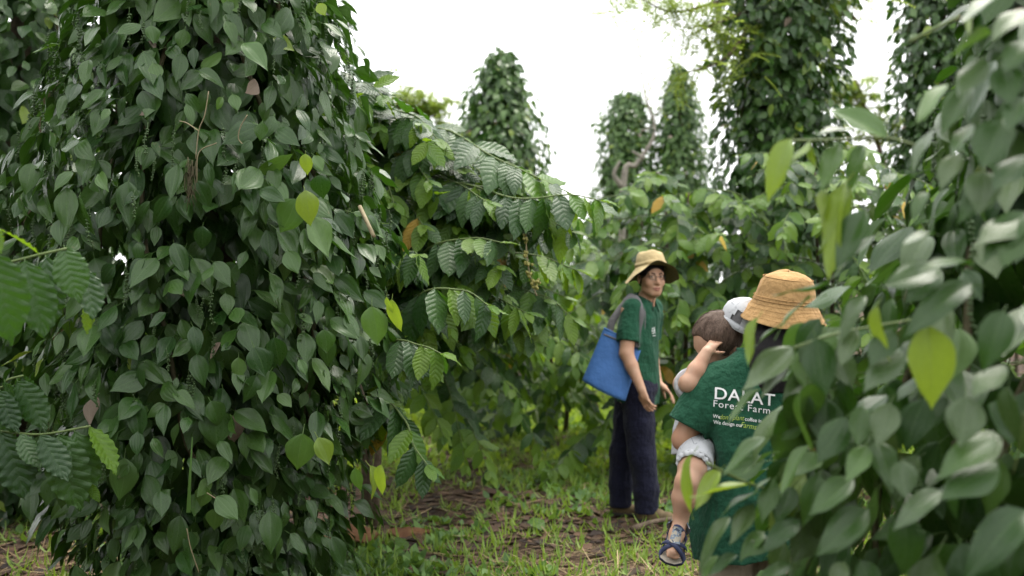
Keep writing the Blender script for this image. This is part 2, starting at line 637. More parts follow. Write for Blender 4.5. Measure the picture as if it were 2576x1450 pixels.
def pepper_column(label, base, prof, lean=(0, 0), n=3500, key='pepper_md', far='pepper_md', Lr=(.085, .15), seed=1, keep=300,
                  spikes=0, fresh=0.06, young=0.012, stems=6, group='pepper vine columns', size_px=7.0, front_only=False, clump=0.10, gap=-0.55, core=.30, jit=.025, tilt=.45, pale=0.0):
    """a living post wrapped in a climbing pepper vine; prof = [(z, radius)...]"""
    r = np.random.default_rng(seed)
    pl = Plant('pepper_vine', label, 'pepper vine', (base[0], base[1], 0), key, far, keep, group, size_px)
    bx, by = base
    zs = np.array([p[0] for p in prof]); rs = np.array([p[1] for p in prof])
    z0, z1 = zs[0], zs[-1]
    layers = ((0.0, 0.50), (0.09, 0.30), (0.2, 0.20))
    for off, share in layers:
        m = int(n * share)
        zz0 = np.linspace(z0, z1, 400)
        cdf = np.cumsum(np.interp(zz0, zs, rs)); cdf = cdf / cdf[-1]
        i = np.arange(m) + r.uniform(0, 1, m) * 0.8
        z = np.interp(i / m, cdf, zz0) + r.normal(0, .03, m)
        th = i * 2.399963 + r.normal(0, .10, m)
        if front_only:                         # the side away from the view is thinned
            away = np.sin(th - math.atan2(-by, -bx) + math.pi / 2)
            keepm = (away > -0.35) | (r.random(m) < 0.6)
            z, th = z[keepm], th[keepm]; m = len(z)
        out = np.stack([np.cos(th), np.sin(th), 0 * th], 1)
        R = np.interp(z, zs, rs)
        q = np.stack([bx + R * np.cos(th), by + R * np.sin(th), z], 1)
        nz = vnoise(q * 5.5, seed)
        nb = vnoise(q * 11.0, seed + 5)
        rad = R * (1 + clump * nz) - off * (0.6 + 0.4 * R / 0.7) + r.normal(0, jit, m)
        if off == 0.0:
            km = nb > gap
            rad, z, th, out, nz = rad[km], z[km], th[km], out[km], nz[km]; m = len(z)
        c = np.array(lean)[None] * ((z - z0) / (z1 - z0))[:, None]
        pos = np.stack([bx + c[:, 0] + rad * np.cos(th), by + c[:, 1] + rad * np.sin(th), z], 1)
        a = np.radians(r.uniform(4, 66, m))
        tan = np.stack([-np.sin(th), np.cos(th), 0 * th], 1)
        D = -np.cos(a)[:, None] * np.array([0, 0, 1.0]) + np.sin(a)[:, None] * out + r.normal(0, .48, m)[:, None] * tan
        N = out + np.array([0, 0, tilt]) + tan * r.normal(0, .5, m)[:, None] + np.array([0, 0, 1]) * r.normal(0, .32, m)[:, None]
        L = r.uniform(Lr[0], Lr[1], m) * r.choice([0.55, 0.78, 1.0, 1.18], m, p=[.1, .25, .45, .2])
        u = r.random(m)
        mats = np.where(u < young, 'pepper_young', np.where(u < young + fresh, 'pepper_mid', np.where(u > 0.994, 'pepper_dead', np.where(u > .994 - pale, 'pepper_sheen', 'pepper'))))
        pl.add(pos, D, N, L, mats.tolist(), r.uniform(.66, .98, m))
    # the shaded inside of the column
    m = int(n * core)
    z = r.uniform(z0, z1 - .15, m); th = r.uniform(0, 6.283, m)
    R = np.interp(z, zs, rs) * r.uniform(.28, .72, m)
    c = np.array(lean)[None] * ((z - z0) / (z1 - z0))[:, None]
    pos = np.stack([bx + c[:, 0] + R * np.cos(th), by + c[:, 1] + R * np.sin(th), z + .08], 1)
    out = np.stack([np.cos(th), np.sin(th), 0 * th], 1)
    pl.add(pos, out * .3 + r.normal(0, .35, (m, 3)) - np.array([0, 0, 1]), out + r.normal(0, .5, (m, 3)), r.uniform(.13, .20, m), 'pepper', r.uniform(.9, 1.2, m))
    # living post and climbing stems
    hz = np.linspace(0, z1 - 0.1, 12)
    pts = np.stack([bx + lean[0] * hz / z1 + 0.03 * np.sin(hz * 2 + seed), by + lean[1] * hz / z1 + 0.03 * np.cos(hz * 1.7), hz], 1)
    v, f = tube(pts, np.linspace(.10, .06, 12), 10)
    part('support_post', v, f, M['bark'], pl.o)
    for k in range(stems):
        a0 = r.uniform(0, 6.28)
        pts = []
        for z in np.linspace(0, z1 * r.uniform(.6, .95), 9):
            a = a0 + 0.5 * math.sin(z * 1.5 + k)
            R = np.interp(z, zs, rs) * 0.62 * min(1, .35 + z)
            pts.append((bx + lean[0] * z / z1 + R * math.cos(a) + r.normal(0, .02), by + lean[1] * z / z1 + R * math.sin(a) + r.normal(0, .02), z))
        v, f = tube(curve(pts, 4), 0.011, 5)
        part('vine_stem', v, f, M['vine_stem'], pl.o)
    cnt = 0
    while cnt < spikes:
        th = r.uniform(0, 6.28); z = r.uniform(max(z0, .15), min(z1, 3.0))
        if math.cos(th) * -bx + math.sin(th) * -by < -0.25 * math.hypot(bx, by):
            continue
        R = np.interp(z, zs, rs)
        q = np.array([[bx + R * math.cos(th), by + R * math.sin(th), z]])
        rad = R * (1 + clump * vnoise(q * 5.5, seed)[0]) + r.uniform(.0, .05)
        c = np.array(lean) * (z - z0) / (z1 - z0)
        s = r.uniform(.9, 1.35)
        mt = Matrix.Translation((c[0] + rad * math.cos(th), c[1] + rad * math.sin(th), z)) @ Matrix.Rotation(r.uniform(0, 6.28), 4, 'Z') @ Matrix.Scale(s, 4)
        link('berry_spike', SPIKES[cnt % 6], pl.o, mt)
        cnt += 1
    return pl


# ------------------------------------------------------------------ coffee bushes
def branch_path(p0, az, el, L, droop, n=14, rg=None):
    p = np.array(p0, float)
    out = [p.copy()]
    e = el
    for i in range(n):
        e = e - droop / n
        az += (rg.normal(0, .05) if rg is not None else 0)
        p = p + L / n * np.array([math.cos(e) * math.cos(az), math.cos(e) * math.sin(az), math.sin(e)])
        out.append(p.copy())
    return np.array(out)


def coffee_branch(pl, path, Lr, r, start=0.25, sp=0.075, fresh=0.12, yellow=0.006, hang=(.5, 1.6)):
    seg = np.linalg.norm(np.diff(path, axis=0), axis=1)
    cum = np.concatenate([[0], np.cumsum(seg)])
    tot = cum[-1]
    s = tot * start
    tan = unit(np.gradient(path, axis=0))
    P, D, N, L, mt = [], [], [], [], []
    k = 0
    while s < tot:
        p = np.array([np.interp(s, cum, path[:, i]) for i in range(3)])
        t = unit(np.array([np.interp(s, cum, tan[:, i]) for i in range(3)]))
        side = np.cross(t, (0, 0, 1.0))
        if np.linalg.norm(side) < .2:
            side = np.array([1.0, 0, 0])
        side = unit(side)
        f = s / tot
        for sg in (-1, 1):
            if r.random() < 0.08:
                continue
            d = side * sg * r.uniform(.45, .9) + t * r.uniform(.2, .6) + np.array([0, 0, -1]) * r.uniform(*hang)
            d = unit(d + r.normal(0, .12, 3))
            n = np.array([0, 0, .9]) + side * sg * 0.2 + t * .55 + np.array([0, -.25, 0]) + r.normal(0, .22, 3)
            P.append(p); D.append(d); N.append(n)
            L.append(r.uniform(*Lr) * (1 - .35 * max(0, f - .8) / .2))
            u = r.random()
            mt.append('coffee_yellow' if u < yellow else ('coffee_fresh' if u < fresh + (0.35 if f > .88 else 0) else 'coffee'))
        s += sp * r.uniform(.85, 1.2)
        k += 1
    # the two youngest leaves at the tip
    for sg in (-1, 1):
        d = unit(tan[-1] + 0.4 * sg * unit(np.cross(tan[-1], (0.01, 0, 1.0))) + np.array([0, 0, .1]))
        P.append(path[-1]); D.append(d); N.append(np.array([0, -.2, 1.0])); L.append(Lr[0] * .55); mt.append('coffee_fresh')
    pl.add(np.array(P), np.array(D), np.array(N), np.array(L), mt, r.uniform(.85, 1.15, len(P)))


def coffee_bush(label, base, H, spread, nb, Lr=(.15, .22), seed=1, key='coffee_md', far='coffee_md', keep=300, fresh=.12, sp=.075,
                azr=(0, 6.283), zlo=.25, size_px=7.0, extra=(), group='coffee bushes', droop=(.7, 1.5), stems=3, hang=(.5, 1.6), ok=None):
    r = np.random.default_rng(seed)
    pl = Plant('coffee_bush', label, 'coffee bush', (base[0], base[1], 0), key, far, keep, group, size_px)
    for k in range(stems):
        a = r.uniform(0, 6.28)
        tip = np.array([base[0] + .18 * math.cos(a), base[1] + .18 * math.sin(a), H * .93])
        pts = curve([(base[0] + .05 * math.cos(a), base[1] + .05 * math.sin(a), 0), (base[0] + .12 * math.cos(a), base[1] + .12 * math.sin(a), H * .5), tip], 6)
        v, f = tube(pts, np.linspace(.028, .008, len(pts)), 7)
        part('trunk', v, f, M['bark'], pl.o)
    bits = []
    for k in range(nb):
        z = zlo + (H * .97 - zlo) * ((k + r.random()) / nb) ** .9
        az = r.uniform(*azr)
        f = (z - zlo) / (H - zlo)
        L = spread * (0.45 + 0.75 * (1 - f) ** .6) * r.uniform(.7, 1.12)
        path = branch_path((base[0] + .1 * math.cos(az), base[1] + .1 * math.sin(az), z), az, r.uniform(.2, .7), L, r.uniform(*droop), 12, r)
        path[:, 2] = np.maximum(path[:, 2], .12)
        if ok is not None and not ok(path):
            continue
        coffee_branch(pl, path, Lr, r, .22, sp, fresh, hang=hang)
        bits.append(tube(path, np.linspace(.007, .002, len(path)), 4, cap=False))
    for path, st in extra:
        path = np.asarray(path)
        coffee_branch(pl, path, (Lr[0] * 1.1, Lr[1] * 1.1), r, st, sp * .85, fresh, hang=(-.4, .9) if path[:, 2].max() > 2.28 else (.5, 1.8))
        bits.append(tube(path, np.linspace(.008, .003, len(path)), 5, cap=False))
    v, f = merge(*bits)
    o = part('twigs', v, f, M['green_stem'], pl.o)
    o['kind'] = 'stuff'
    return pl
# ------------------------------------------------------------------ ground
def ground_h(x, y):
    p = np.stack([x, y, 0 * x], -1)
    return 0.022 * vnoise(p * 1.7, 3) + 0.010 * vnoise(p * 6.0, 4)


def soil_material():
    t = NT('soil')
    gc = t.coord('Object')
    a = t.noise(0.9, 5.0, gc)
    b = t.noise(14.0, 6.0, gc, .65)
    c = t.noise(70.0, 3.0, gc)
    col = t.mix(t.remap(b, .35, .65), (0.022, 0.015, 0.011), (0.062, 0.040, 0.027))
    col = t.mix(t.remap(a, .45, .65, 0, .8), col, (0.10, 0.062, 0.034))
    col = t.mix(t.remap(c, .55, .75, 0, .6), col, (0.17, 0.12, 0.07))
    t.l(col, t.b.inputs['Base Color'])
    t.b.inputs['Roughness'].default_value = .95
    t.b.inputs['Specular IOR Level'].default_value = .15
    t.bump(t.math('ADD', b, t.math('MULTIPLY', c, .5)), .9, .03)
    return t.m


xs = np.concatenate([[-300, -120, -50, -22, -12, -8], np.arange(-6, 6.01, .12), [8, 12, 22, 50, 120, 300]])
ys = np.concatenate([[-300, -100, -30, -10, -3, 0, 1.5], np.arange(2.5, 16, .12), [17, 19, 22, 28, 40, 70, 130, 300, 600]])
gx, gy = np.meshgrid(xs, ys)
gv = np.stack([gx, gy, ground_h(gx, gy)], -1).reshape(-1, 3)
nx_ = len(xs)
gi = np.arange(len(gv)).reshape(len(ys), nx_)
gf = np.stack([gi[:-1, :-1], gi[:-1, 1:], gi[1:, 1:], gi[1:, :-1]], -1).reshape(-1, 4)
g = link('ground', mesh_data('ground', gv, gf, soil_material()))
tag(g, 'bare dark soil of the plantation path', 'ground', kind='structure')


def blade_material(name, a, b, tr, tm=.3, rough=.5):
    t = NT(name)
    at = t.n('ShaderNodeAttribute', attribute_name='rnd')
    t.l(t.mix(at.outputs['Fac'], a, b), t.b.inputs['Base Color'])
    t.b.inputs['Roughness'].default_value = rough
    t.b.inputs['Specular IOR Level'].default_value = .35
    x = t.n('ShaderNodeBsdfTranslucent')
    x.inputs['Color'].default_value = (*tr, 1)
    m = t.n('ShaderNodeMixShader')
    m.inputs[0].default_value = tm
    t.l(t.b.outputs[0], m.inputs[1]); t.l(x.outputs[0], m.inputs[2]); t.l(m.outputs[0], t.out.inputs['Surface'])
    return t.m


M['grass'] = blade_material('grass', (0.10, 0.19, 0.03), (0.24, 0.34, 0.06), (.32, .48, .04))
M['weed'] = blade_material('weed', (0.05, 0.12, 0.03), (0.13, 0.24, 0.05), (.25, .42, .04), .25)
M['cover'] = blade_material('ground_cover', (0.16, 0.28, 0.03), (0.31, 0.41, 0.06), (.45, .62, .05), .35)
M['straw'] = blade_material('straw', (0.17, 0.115, 0.06), (0.42, 0.32, 0.18), (.2, .15, .08), .08, .8)
M['litter'] = blade_material('leaf_litter', (0.022, 0.015, 0.013), (0.13, 0.075, 0.045), (.06, .03, .01), .05, .8)


def scatter_mesh(name, label, cat, n, region, mat, shape, size, lay, seed, dens=None, tuft=1):
    """many small blades in one sheet: region (x0,x1,y0,y1) in view, dens(x,y) keeps a share"""
    r = np.random.default_rng(seed)
    x0, x1, y0, y1 = region
    # more pieces close by, where they show large
    y = y0 * (y1 / y0) ** r.random(n)
    x = r.uniform(x0, x1, n)
    half = y * 0.53 + .4
    ok = np.abs(x) < half
    if dens is not None:
        ok &= r.random(n) < dens(x, y)
    x, y = x[ok], y[ok]
    if tuft > 1:                       # blades spring in tufts from shared roots
        x = np.repeat(x[::tuft], tuft); y = np.repeat(y[::tuft], tuft)
        x = x + r.normal(0, .028, len(x)); y = y + r.normal(0, .028, len(y))
    n = len(x)
    az = r.uniform(0, 6.283, n)
    el = r.uniform(*lay, n)
    s = r.uniform(*size, n)
    D = np.stack([np.cos(el) * np.cos(az), np.cos(el) * np.sin(az), np.sin(el)], 1)
    S = np.stack([-np.sin(az), np.cos(az), r.normal(0, .3, n)], 1)
    Nn = np.cross(S, D)
    pos = np.stack([x, y, ground_h(x, y) + r.uniform(0, .012, n)], 1)
    sv, sf = shape
    W = pos[:, None] + s[:, None, None] * (sv[None, :, 0:1] * S[:, None] + sv[None, :, 1:2] * D[:, None] + sv[None, :, 2:3] * Nn[:, None])
    # droop of the tip towards the ground
    W[..., 2] = np.maximum(W[..., 2], pos[:, None, 2] * .8 + .002)
    k = len(sv)
    F = (sf[None] + (np.arange(n) * k)[:, None, None]).reshape(-1, sf.shape[1])
    o = link(name, mesh_data(name, W.reshape(-1, 3), F, M[mat], attrs={'rnd': np.repeat(r.random(n), k)}))
    return tag(o, label, cat, kind='stuff')


def strip(ws, bend):
    n = len(ws)
    v, f = [], []
    for i, w in enumerate(ws):
        t = i / (n - 1)
        v += [(-w, t * (1 - .25 * bend * t), -bend * t * t), (w, t * (1 - .25 * bend * t), -bend * t * t)]
    for i in range(n - 1):
        f.append((2 * i, 2 * i + 1, 2 * i + 3, 2 * i + 2))
    return np.array(v), np.array(f, np.int32)


BLADE = strip([.045, .055, .038, .005], .5)
STRAW = strip([.010, .010, .008], .05)
OVAL = strip([.07, .28, .22, .01], .25)
CURLED = strip([.06, .27, .20, .01], -.35)


def n2(x, y, f, s):
    return vnoise(np.stack([x * f, y * f, 0 * x], -1), s)


def sm(x, a, b):
    t = np.clip((x - a) / (b - a), 0, 1)
    return t * t * (3 - 2 * t)


def d_grass(x, y):
    near = sm(y, 6.3, 5.4) * (.35 + .65 * sm(x, -.9, .3))
    patch = sm(n2(x, y, 1.6, 31), -.15, .5)
    dark = np.exp(-((y - 6.9) / .8) ** 2) * sm(x, 1.0, .2)
    leftside = sm(x, -1.5, -2.0)
    return np.clip((.3 + .7 * patch) * (.5 + .5 * near) * (1 - .7 * dark) * (1 - .4 * leftside), 0, 1)


def d_weed(x, y):
    return np.clip(sm(n2(x, y, 1.9, 41), -.05, .55) * (1 - .6 * np.exp(-((y - 7.0) / .7) ** 2)), 0, 1)


def d_cover(x, y):
    far = sm(y, 7.6, 8.6)
    brown = np.exp(-(((x - .85) / .8) ** 2 + ((y - 9.3) / .9) ** 2))
    return np.clip(far * (.35 + .75 * sm(n2(x, y, 1.3, 51), -.3, .3)) * (1 - .93 * brown), 0, 1)


def d_straw(x, y):
    near = sm(y, 6.0, 5.2) * sm(x, -.8, .2)
    brown = np.exp(-(((x - .75) / .9) ** 2 + ((y - 9.2) / 1.3) ** 2))
    return np.clip(.08 + .5 * near + .6 * brown + .2 * sm(n2(x, y, 1.4, 61), 0, .6) + .5 * sm(x, -1.6, -2.1), 0, 1)


def d_litter(x, y):
    return np.clip(.25 + .75 * np.exp(-((y - 6.9) / 1.1) ** 2) + .4 * sm(x, -.2, -.7), 0, 1)


REG = (-5, 4.5, 4.75, 15)
scatter_mesh('leaf_litter', 'dark brown leaf litter strewn over the path', 'leaf litter', 24000, (-5, 4.5, 4.75, 11), 'litter', CURLED, (.04, .13), (-.1, .35), 21, d_litter)
scatter_mesh('dry_straw', 'pale dry straw lying on the path', 'straw', 50000, REG, 'straw', STRAW, (.07, .26), (-.05, .22), 22, d_straw)
scatter_mesh('grass', 'short green grass growing along the path', 'grass', 110000, REG, 'grass', BLADE, (.04, .125), (-.05, .85), 23, d_grass, 9)
scatter_mesh('low_weeds', 'small broad leaved weeds in the grass', 'weeds', 80000, (-5, 4.5, 4.75, 12), 'weed', OVAL, (.03, .10), (.0, .7), 24, d_weed, 6)
scatter_mesh('ground_cover', 'bright green ground cover beyond the bushes', 'ground cover', 60000, (-5, 5, 7.0, 22), 'cover', OVAL, (.05, .12), (.0, .9), 25, d_cover, 5)

# fallen leaves one can pick out on the path
for k, (px, py, az, mat, s, lab) in enumerate((
        (1362, 1342, 0.2, 'coffee_fresh', .16, 'long pale green fallen leaf lying in the middle of the path'),
        (1665, 1262, 0.7, 'coffee_fresh', .11, 'pale curled fallen leaf beside the man\'s trouser leg'),
        (1655, 1290, 0.1, 'coffee_fresh', .10, 'yellowish fallen leaf just before the man\'s near boot'),
        (1022, 1395, 0.5, 'coffee_fresh', .13, 'broad pale fallen leaf at the foot of the big pepper vine'),
        (1010, 1228, 0.3, 'pepper_mid', .11, 'pale leaf fallen on dark litter below the drooping coffee twig'))):
    d = CAM_H * FPX / (py - 725)
    p = U(px, py, d)
    sh = 'coffee_md' if mat.startswith('coffee') else 'pepper_md'
    o = link('fallen_leaf', leaf_mesh(sh, k, mat), None,
             Matrix.Translation((p[0], p[1], ground_h(p[0], p[1]) + .035)) @ Matrix.Rotation(az, 4, 'Z') @ Matrix.Rotation(.25, 4, 'X') @ Matrix.Scale(s * 1.3, 4))
    tag(o, lab, 'leaf', 'fallen leaves on the path')
for k, (px, py, s, lab) in enumerate(((880, 1345, .19, 'large crumpled rust brown dead leaf sheath beside the big pepper vine'),
                                      (1030, 1318, .15, 'smaller flat rust brown dead leaf in the dark litter'))):
    d = CAM_H * FPX / (py + 25 - 725)
    p = U(px, py, d)
    r = np.random.default_rng(70 + k)
    n = 14
    uu, vv = np.meshgrid(np.linspace(-1, 1, n), np.linspace(-1, 1, n))
    rad = 1 - .18 * np.abs(vnoise(np.stack([uu, vv, 0 * uu], -1) * 2.2, 72 + k))
    # square to disc so that the outline is rounded and ragged
    dx = uu * np.sqrt(1 - vv ** 2 / 2) * rad
    dy = vv * np.sqrt(1 - uu ** 2 / 2) * rad
    hh = (.55 if k == 0 else .25) * np.maximum(0, 1 - (dx * .8) ** 2 - dy ** 2) + .14 * vnoise(np.stack([uu * 4, vv * 4, 0 * uu], -1), 73 + k)
    top = np.stack([dx, dy * .8, hh], -1).reshape(-1, 3) * s
    bot = top - np.array([0, 0, .006])
    idx = np.arange(n * n).reshape(n, n)
    fq = np.stack([idx[:-1, :-1], idx[:-1, 1:], idx[1:, 1:], idx[1:, :-1]], -1).reshape(-1, 4)
    ring = np.concatenate([idx[0, :-1], idx[:-1, -1], idx[-1, :0:-1], idx[:0:-1, 0]])
    side = np.stack([ring, np.roll(ring, -1), np.roll(ring, -1) + n * n, ring + n * n], -1)
    ff = np.concatenate([fq, fq[:, ::-1] + n * n, side])
    if 'husk' not in M:
        M['husk'] = simple('rust_brown_leaf', (.20, .105, .05), .85, .2, .5, 14, .8, .01, c2=(.12, .055, .03))
    o = link('dead_leaf', mesh_data('dead_leaf', np.concatenate([top, bot]), ff, M['husk']), None, Matrix.Translation((p[0], p[1], ground_h(p[0], p[1]) + .01)))
    tag(o, lab, 'dead leaf')
stk = tube(curve([U(1590, 1345, 5.98) * [1, 1, 0] + [0, 0, .03], U(1640, 1325, 6.1) * [1, 1, 0] + [0, 0, .045], U(1700, 1300, 6.25) * [1, 1, 0] + [0, 0, .035]], 5), np.linspace(.02, .012, 11), 7)
o = link('fallen_stick', mesh_data('fallen_stick', stk[0], [list(q) for q in stk[1]], M['bark']))
tag(o, 'short dark fallen stick in the grass before the man', 'stick')

# ------------------------------------------------------------------ the big pepper vine in focus
MAIN = pepper_column('large dark green pepper vine column in sharp focus on the left of the path', (-1.36, 4.62),
                     [(0.02, .50), (.25, .60), (.6, .70), (1.0, .75), (1.5, .77), (1.9, .75), (2.4, .63), (2.85, .53), (3.6, .44), (3.8, .2)], lean=(-.08, 0),
                     n=5600, key='pepper_hi', far='pepper_md', Lr=(.088, .158), seed=4, keep=300, spikes=230, fresh=.07, young=.003, stems=9, front_only=True, clump=.13, gap=-.30, jit=.04, core=.38)
# leaves one recognises in the photograph: base x,y, tip x,y, depth, material, yaw, width
for a in ((745, 502, 700, 585, 3.88, 'pepper_mid', 5, 1.15), (768, 480, 787, 568, 3.84, 'pepper_young', -10, .95), (768, 388, 770, 440, 3.9, 'pepper_young', 10, 1.1),
          (790, 392, 812, 432, 3.9, 'pepper_mid', -20, 1.0), (806, 440, 812, 500, 3.92, 'pepper', 8, 1.25), (780, 545, 826, 648, 3.9, 'pepper_mid', -25, .95),
          (935, 772, 945, 872, 4.02, 'pepper_mid', 15, 1.0), (985, 755, 995, 838, 4.02, 'pepper_young', 35, .8), (972, 748, 985, 790, 4.0, 'pepper_young', 60, .7),
          (762, 1092, 748, 1188, 3.86, 'pepper_mid', 0, 1.2), (800, 1102, 828, 1172, 3.85, 'pepper_young', -8, 1.0), (958, 1170, 948, 1250, 3.95, 'pepper_young', 30, .75),
          (930, 1172, 955, 1252, 3.97, 'pepper_young', -50, .8), (893, 1178, 905, 1240, 3.95, 'pepper_mid', 25, .8), (722, 632, 750, 690, 3.9, 'pepper_mid', -10, 1.1),
          (328, 872, 320, 955, 3.95, 'pepper_young', 68, .9), (338, 610, 336, 652, 3.95, 'pepper_young', 70, .8), (560, 245, 540, 275, 3.92, 'pepper_mid', 20, 1.0),
          (585, 238, 598, 280, 3.9, 'pepper_mid', -10, 1.1), (395, 262, 350, 290, 3.95, 'pepper_dead', 30, 1.0), (555, 862, 528, 905, 3.95, 'pepper_dead', 40, .7),
          (815, 830, 820, 890, 3.9, 'pepper', 0, 1.2), (690, 850, 700, 925, 3.88, 'pepper', 10, 1.1), (640, 875, 665, 950, 3.86, 'pepper', -5, 1.3),
          (600, 900, 598, 958, 3.87, 'pepper_mid', 0, .95), (530, 1010, 555, 1075, 3.86, 'pepper', -12, 1.2), (540, 1030, 545, 1128, 3.88, 'pepper', 4, 1.25),
          (510, 570, 505, 630, 3.9, 'pepper', 5, 1.25), (390, 660, 398, 712, 3.92, 'pepper', 10, 1.1), (660, 310, 655, 355, 3.9, 'pepper', 5, 1.25),
          (800, 10, 818, 40, 4.15, 'pepper_young', 10, 1.2), (752, 905, 770, 945, 3.87, 'pepper_mid', -25, .9), (650, 430, 740, 405, 3.92, 'pepper_mid', 55, .8),
          (545, 1250, 600, 1310, 3.85, 'pepper_mid', -10, 1.0), (520, 1225, 500, 1280, 3.88, 'pepper_mid', 15, 1.2), (545, 1280, 535, 1340, 3.86, 'pepper_mid', 10, 1.1),
          (330, 1290, 285, 1365, 3.92, 'pepper_mid', 0, 1.0), (385, 160, 400, 205, 3.95, 'pepper_mid', 0, 1.1), (465, 75, 455, 125, 4.0, 'pepper', 0, 1.2), (380, 65, 385, 110, 4.0, 'pepper_mid', 0, 1.2)):
    hero(MAIN, *a)
for ctrl in ([(525, 230), (515, 290), (500, 330), (492, 400)], [(500, 330), (470, 310), (452, 305)], [(622, 290), (605, 320), (600, 350), (618, 370)], [(545, 360), (500, 385), (495, 460)],
             [(520, 1240), (560, 1265), (595, 1285)], [(470, 1330), (480, 1380), (500, 1440)]):
    pts = curve([U(x, y, 3.84 + .02 * i) for i, (x, y) in enumerate(ctrl)], 6)
    v, f = tube(pts, .0022, 5)
    part('tendril', v, f, M['tendril'], MAIN.o)
# dry catkin bunch hanging in the middle and the cut woody stub at the side
bits = []
rr = np.random.default_rng(5)
for k in range(26):
    x = 480 + rr.normal(0, 6); y0 = 395 + rr.uniform(0, 30)
    bits.append(tube(curve([U(x, y0, 3.86), U(x + rr.normal(0, 5), y0 + 50, 3.85), U(x + rr.normal(0, 8), y0 + rr.uniform(70, 110), 3.86)], 4), .0012, 3))
v, f = merge(*bits)
o = part('dry_catkins', v, f, M['vine_stem'], MAIN.o); o['kind'] = 'stuff'
v, f = tube([U(905, 520, 4.25), U(940, 595, 4.12)], .009, 7)
part('cut_stub', v, f, M['tendril'], MAIN.o)
for x0 in (478,):
    yb = 1290 if x0 == 478 else 1440
    c = curve([U(x0 - 4, yb, 3.8), U(x0, yb - 90, 3.78), U(x0 + 6, yb - 190, 3.79)], 5)
    s = np.linspace(.008, .002, len(c))[:, None] * np.array([1.0, .15, 0])
    v = np.stack([c - s, c + s], 1).reshape(-1, 3)
    f = [(2 * i, 2 * i + 1, 2 * i + 3, 2 * i + 2) for i in range(len(c) - 1)]
    part('grass_blade', v, f, M['weed'], MAIN.o, attrs={'rnd': np.full(len(v), .3)})

# ------------------------------------------------------------------ the other pepper columns
COLS = [
    ('dark pepper vine column behind the coffee twigs on the far left', (-3.25, 6.6), [(.05, .6), (.8, .75), (2, .78), (3.2, .7), (4.4, .55), (4.6, .2)], (0, 0), 4600, 'pepper_md', 31),
    ('tall pepper vine column just showing behind the big one\'s top', (-2.08, 9.0), [(.1, .5), (1, .6), (3, .62), (5, .6), (5.4, .2)], (0, 0), 3200, 'pepper_lo', 32),
    ('pale cone topped pepper vine column above the coffee bushes in the centre', (-.20, 13.0), [(.1, .6), (1.5, .66), (2.9, .66), (3.5, .58), (4.0, .42), (4.35, .26), (4.62, .10)], (.05, 0), 5200, 'pepper_lo', 33),
    ('far leaning pepper vine column left of the bare dead trunk', (2.02, 20.0), [(.1, .55), (1.5, .58), (3.5, .58), (4.9, .54), (5.45, .22)], (.32, 0), 6200, 'pepper_lo', 34),
    ('far pointed pepper vine column between dead trunk and thick column', (3.36, 20.0), [(.1, .6), (2, .62), (4.0, .60), (5.0, .46), (5.6, .28), (6.0, .1)], (0, 0), 6400, 'pepper_lo', 35),
    ('thick tall pepper vine column standing behind the man', (2.52, 9.6), [(.1, .55), (1.5, .58), (2.6, .56), (3.4, .60), (4.2, .66), (4.9, .5)], (.1, 0), 6000, 'pepper_md', 36),
    ('tall dark pepper vine column beyond the foreground leaves at the top right', (4.75, 11.0), [(.1, .55), (1.5, .60), (2.6, .58), (3.6, .50), (4.9, .44), (5.2, .2)], (-.05, 0), 4600, 'pepper_md', 37),
]
for lab, b, prof, lean, n, key, sd in COLS:
    pepper_column(lab, b, prof, lean, n, key, 'pepper_lo' if b[1] > 7 else 'pepper_md', (.085, .14), sd, 300 if b[1] < 12 else 220, 0, .75 if b[1] > 12 else .08, .03, 3,  # far columns use mostly the lighter fresh colour in place of haze
                  front_only=True, clump=.10 if b[1] < 12 else .15, jit=.03 if b[1] < 12 else .045, size_px=5.0, gap=-.75, core=.35)

# ------------------------------------------------------------------ the pepper vine close by on the right
RIGHT = pepper_column('out of focus pepper vine with large leaves close by on the right edge', (1.36, 2.42),
                      [(0.05, .45), (.35, .62), (.75, .68), (1.1, .67), (1.35, .57), (1.6, .42), (1.85, .29), (2.2, .22), (2.7, .15)], n=2000, key='pepper_hi', far='pepper_md',
                      Lr=(.09, .15), seed=8, keep=300, spikes=26, fresh=.05, young=.008, stems=6, front_only=False, clump=.10, gap=-.5, tilt=.85, jit=.035, pale=.3)


def dr(px):
    return 2.3 - (px - 1700) / 900 * .62


def c7(x, y): return 1823.8 + x * .6964, 440.2 + y * .6964
def c6(x, y): return 1446.5 + x * .4385, y * .4385
def c5(x, y): return 1635.1 + x * .3059, 1006.2 + y * .3059


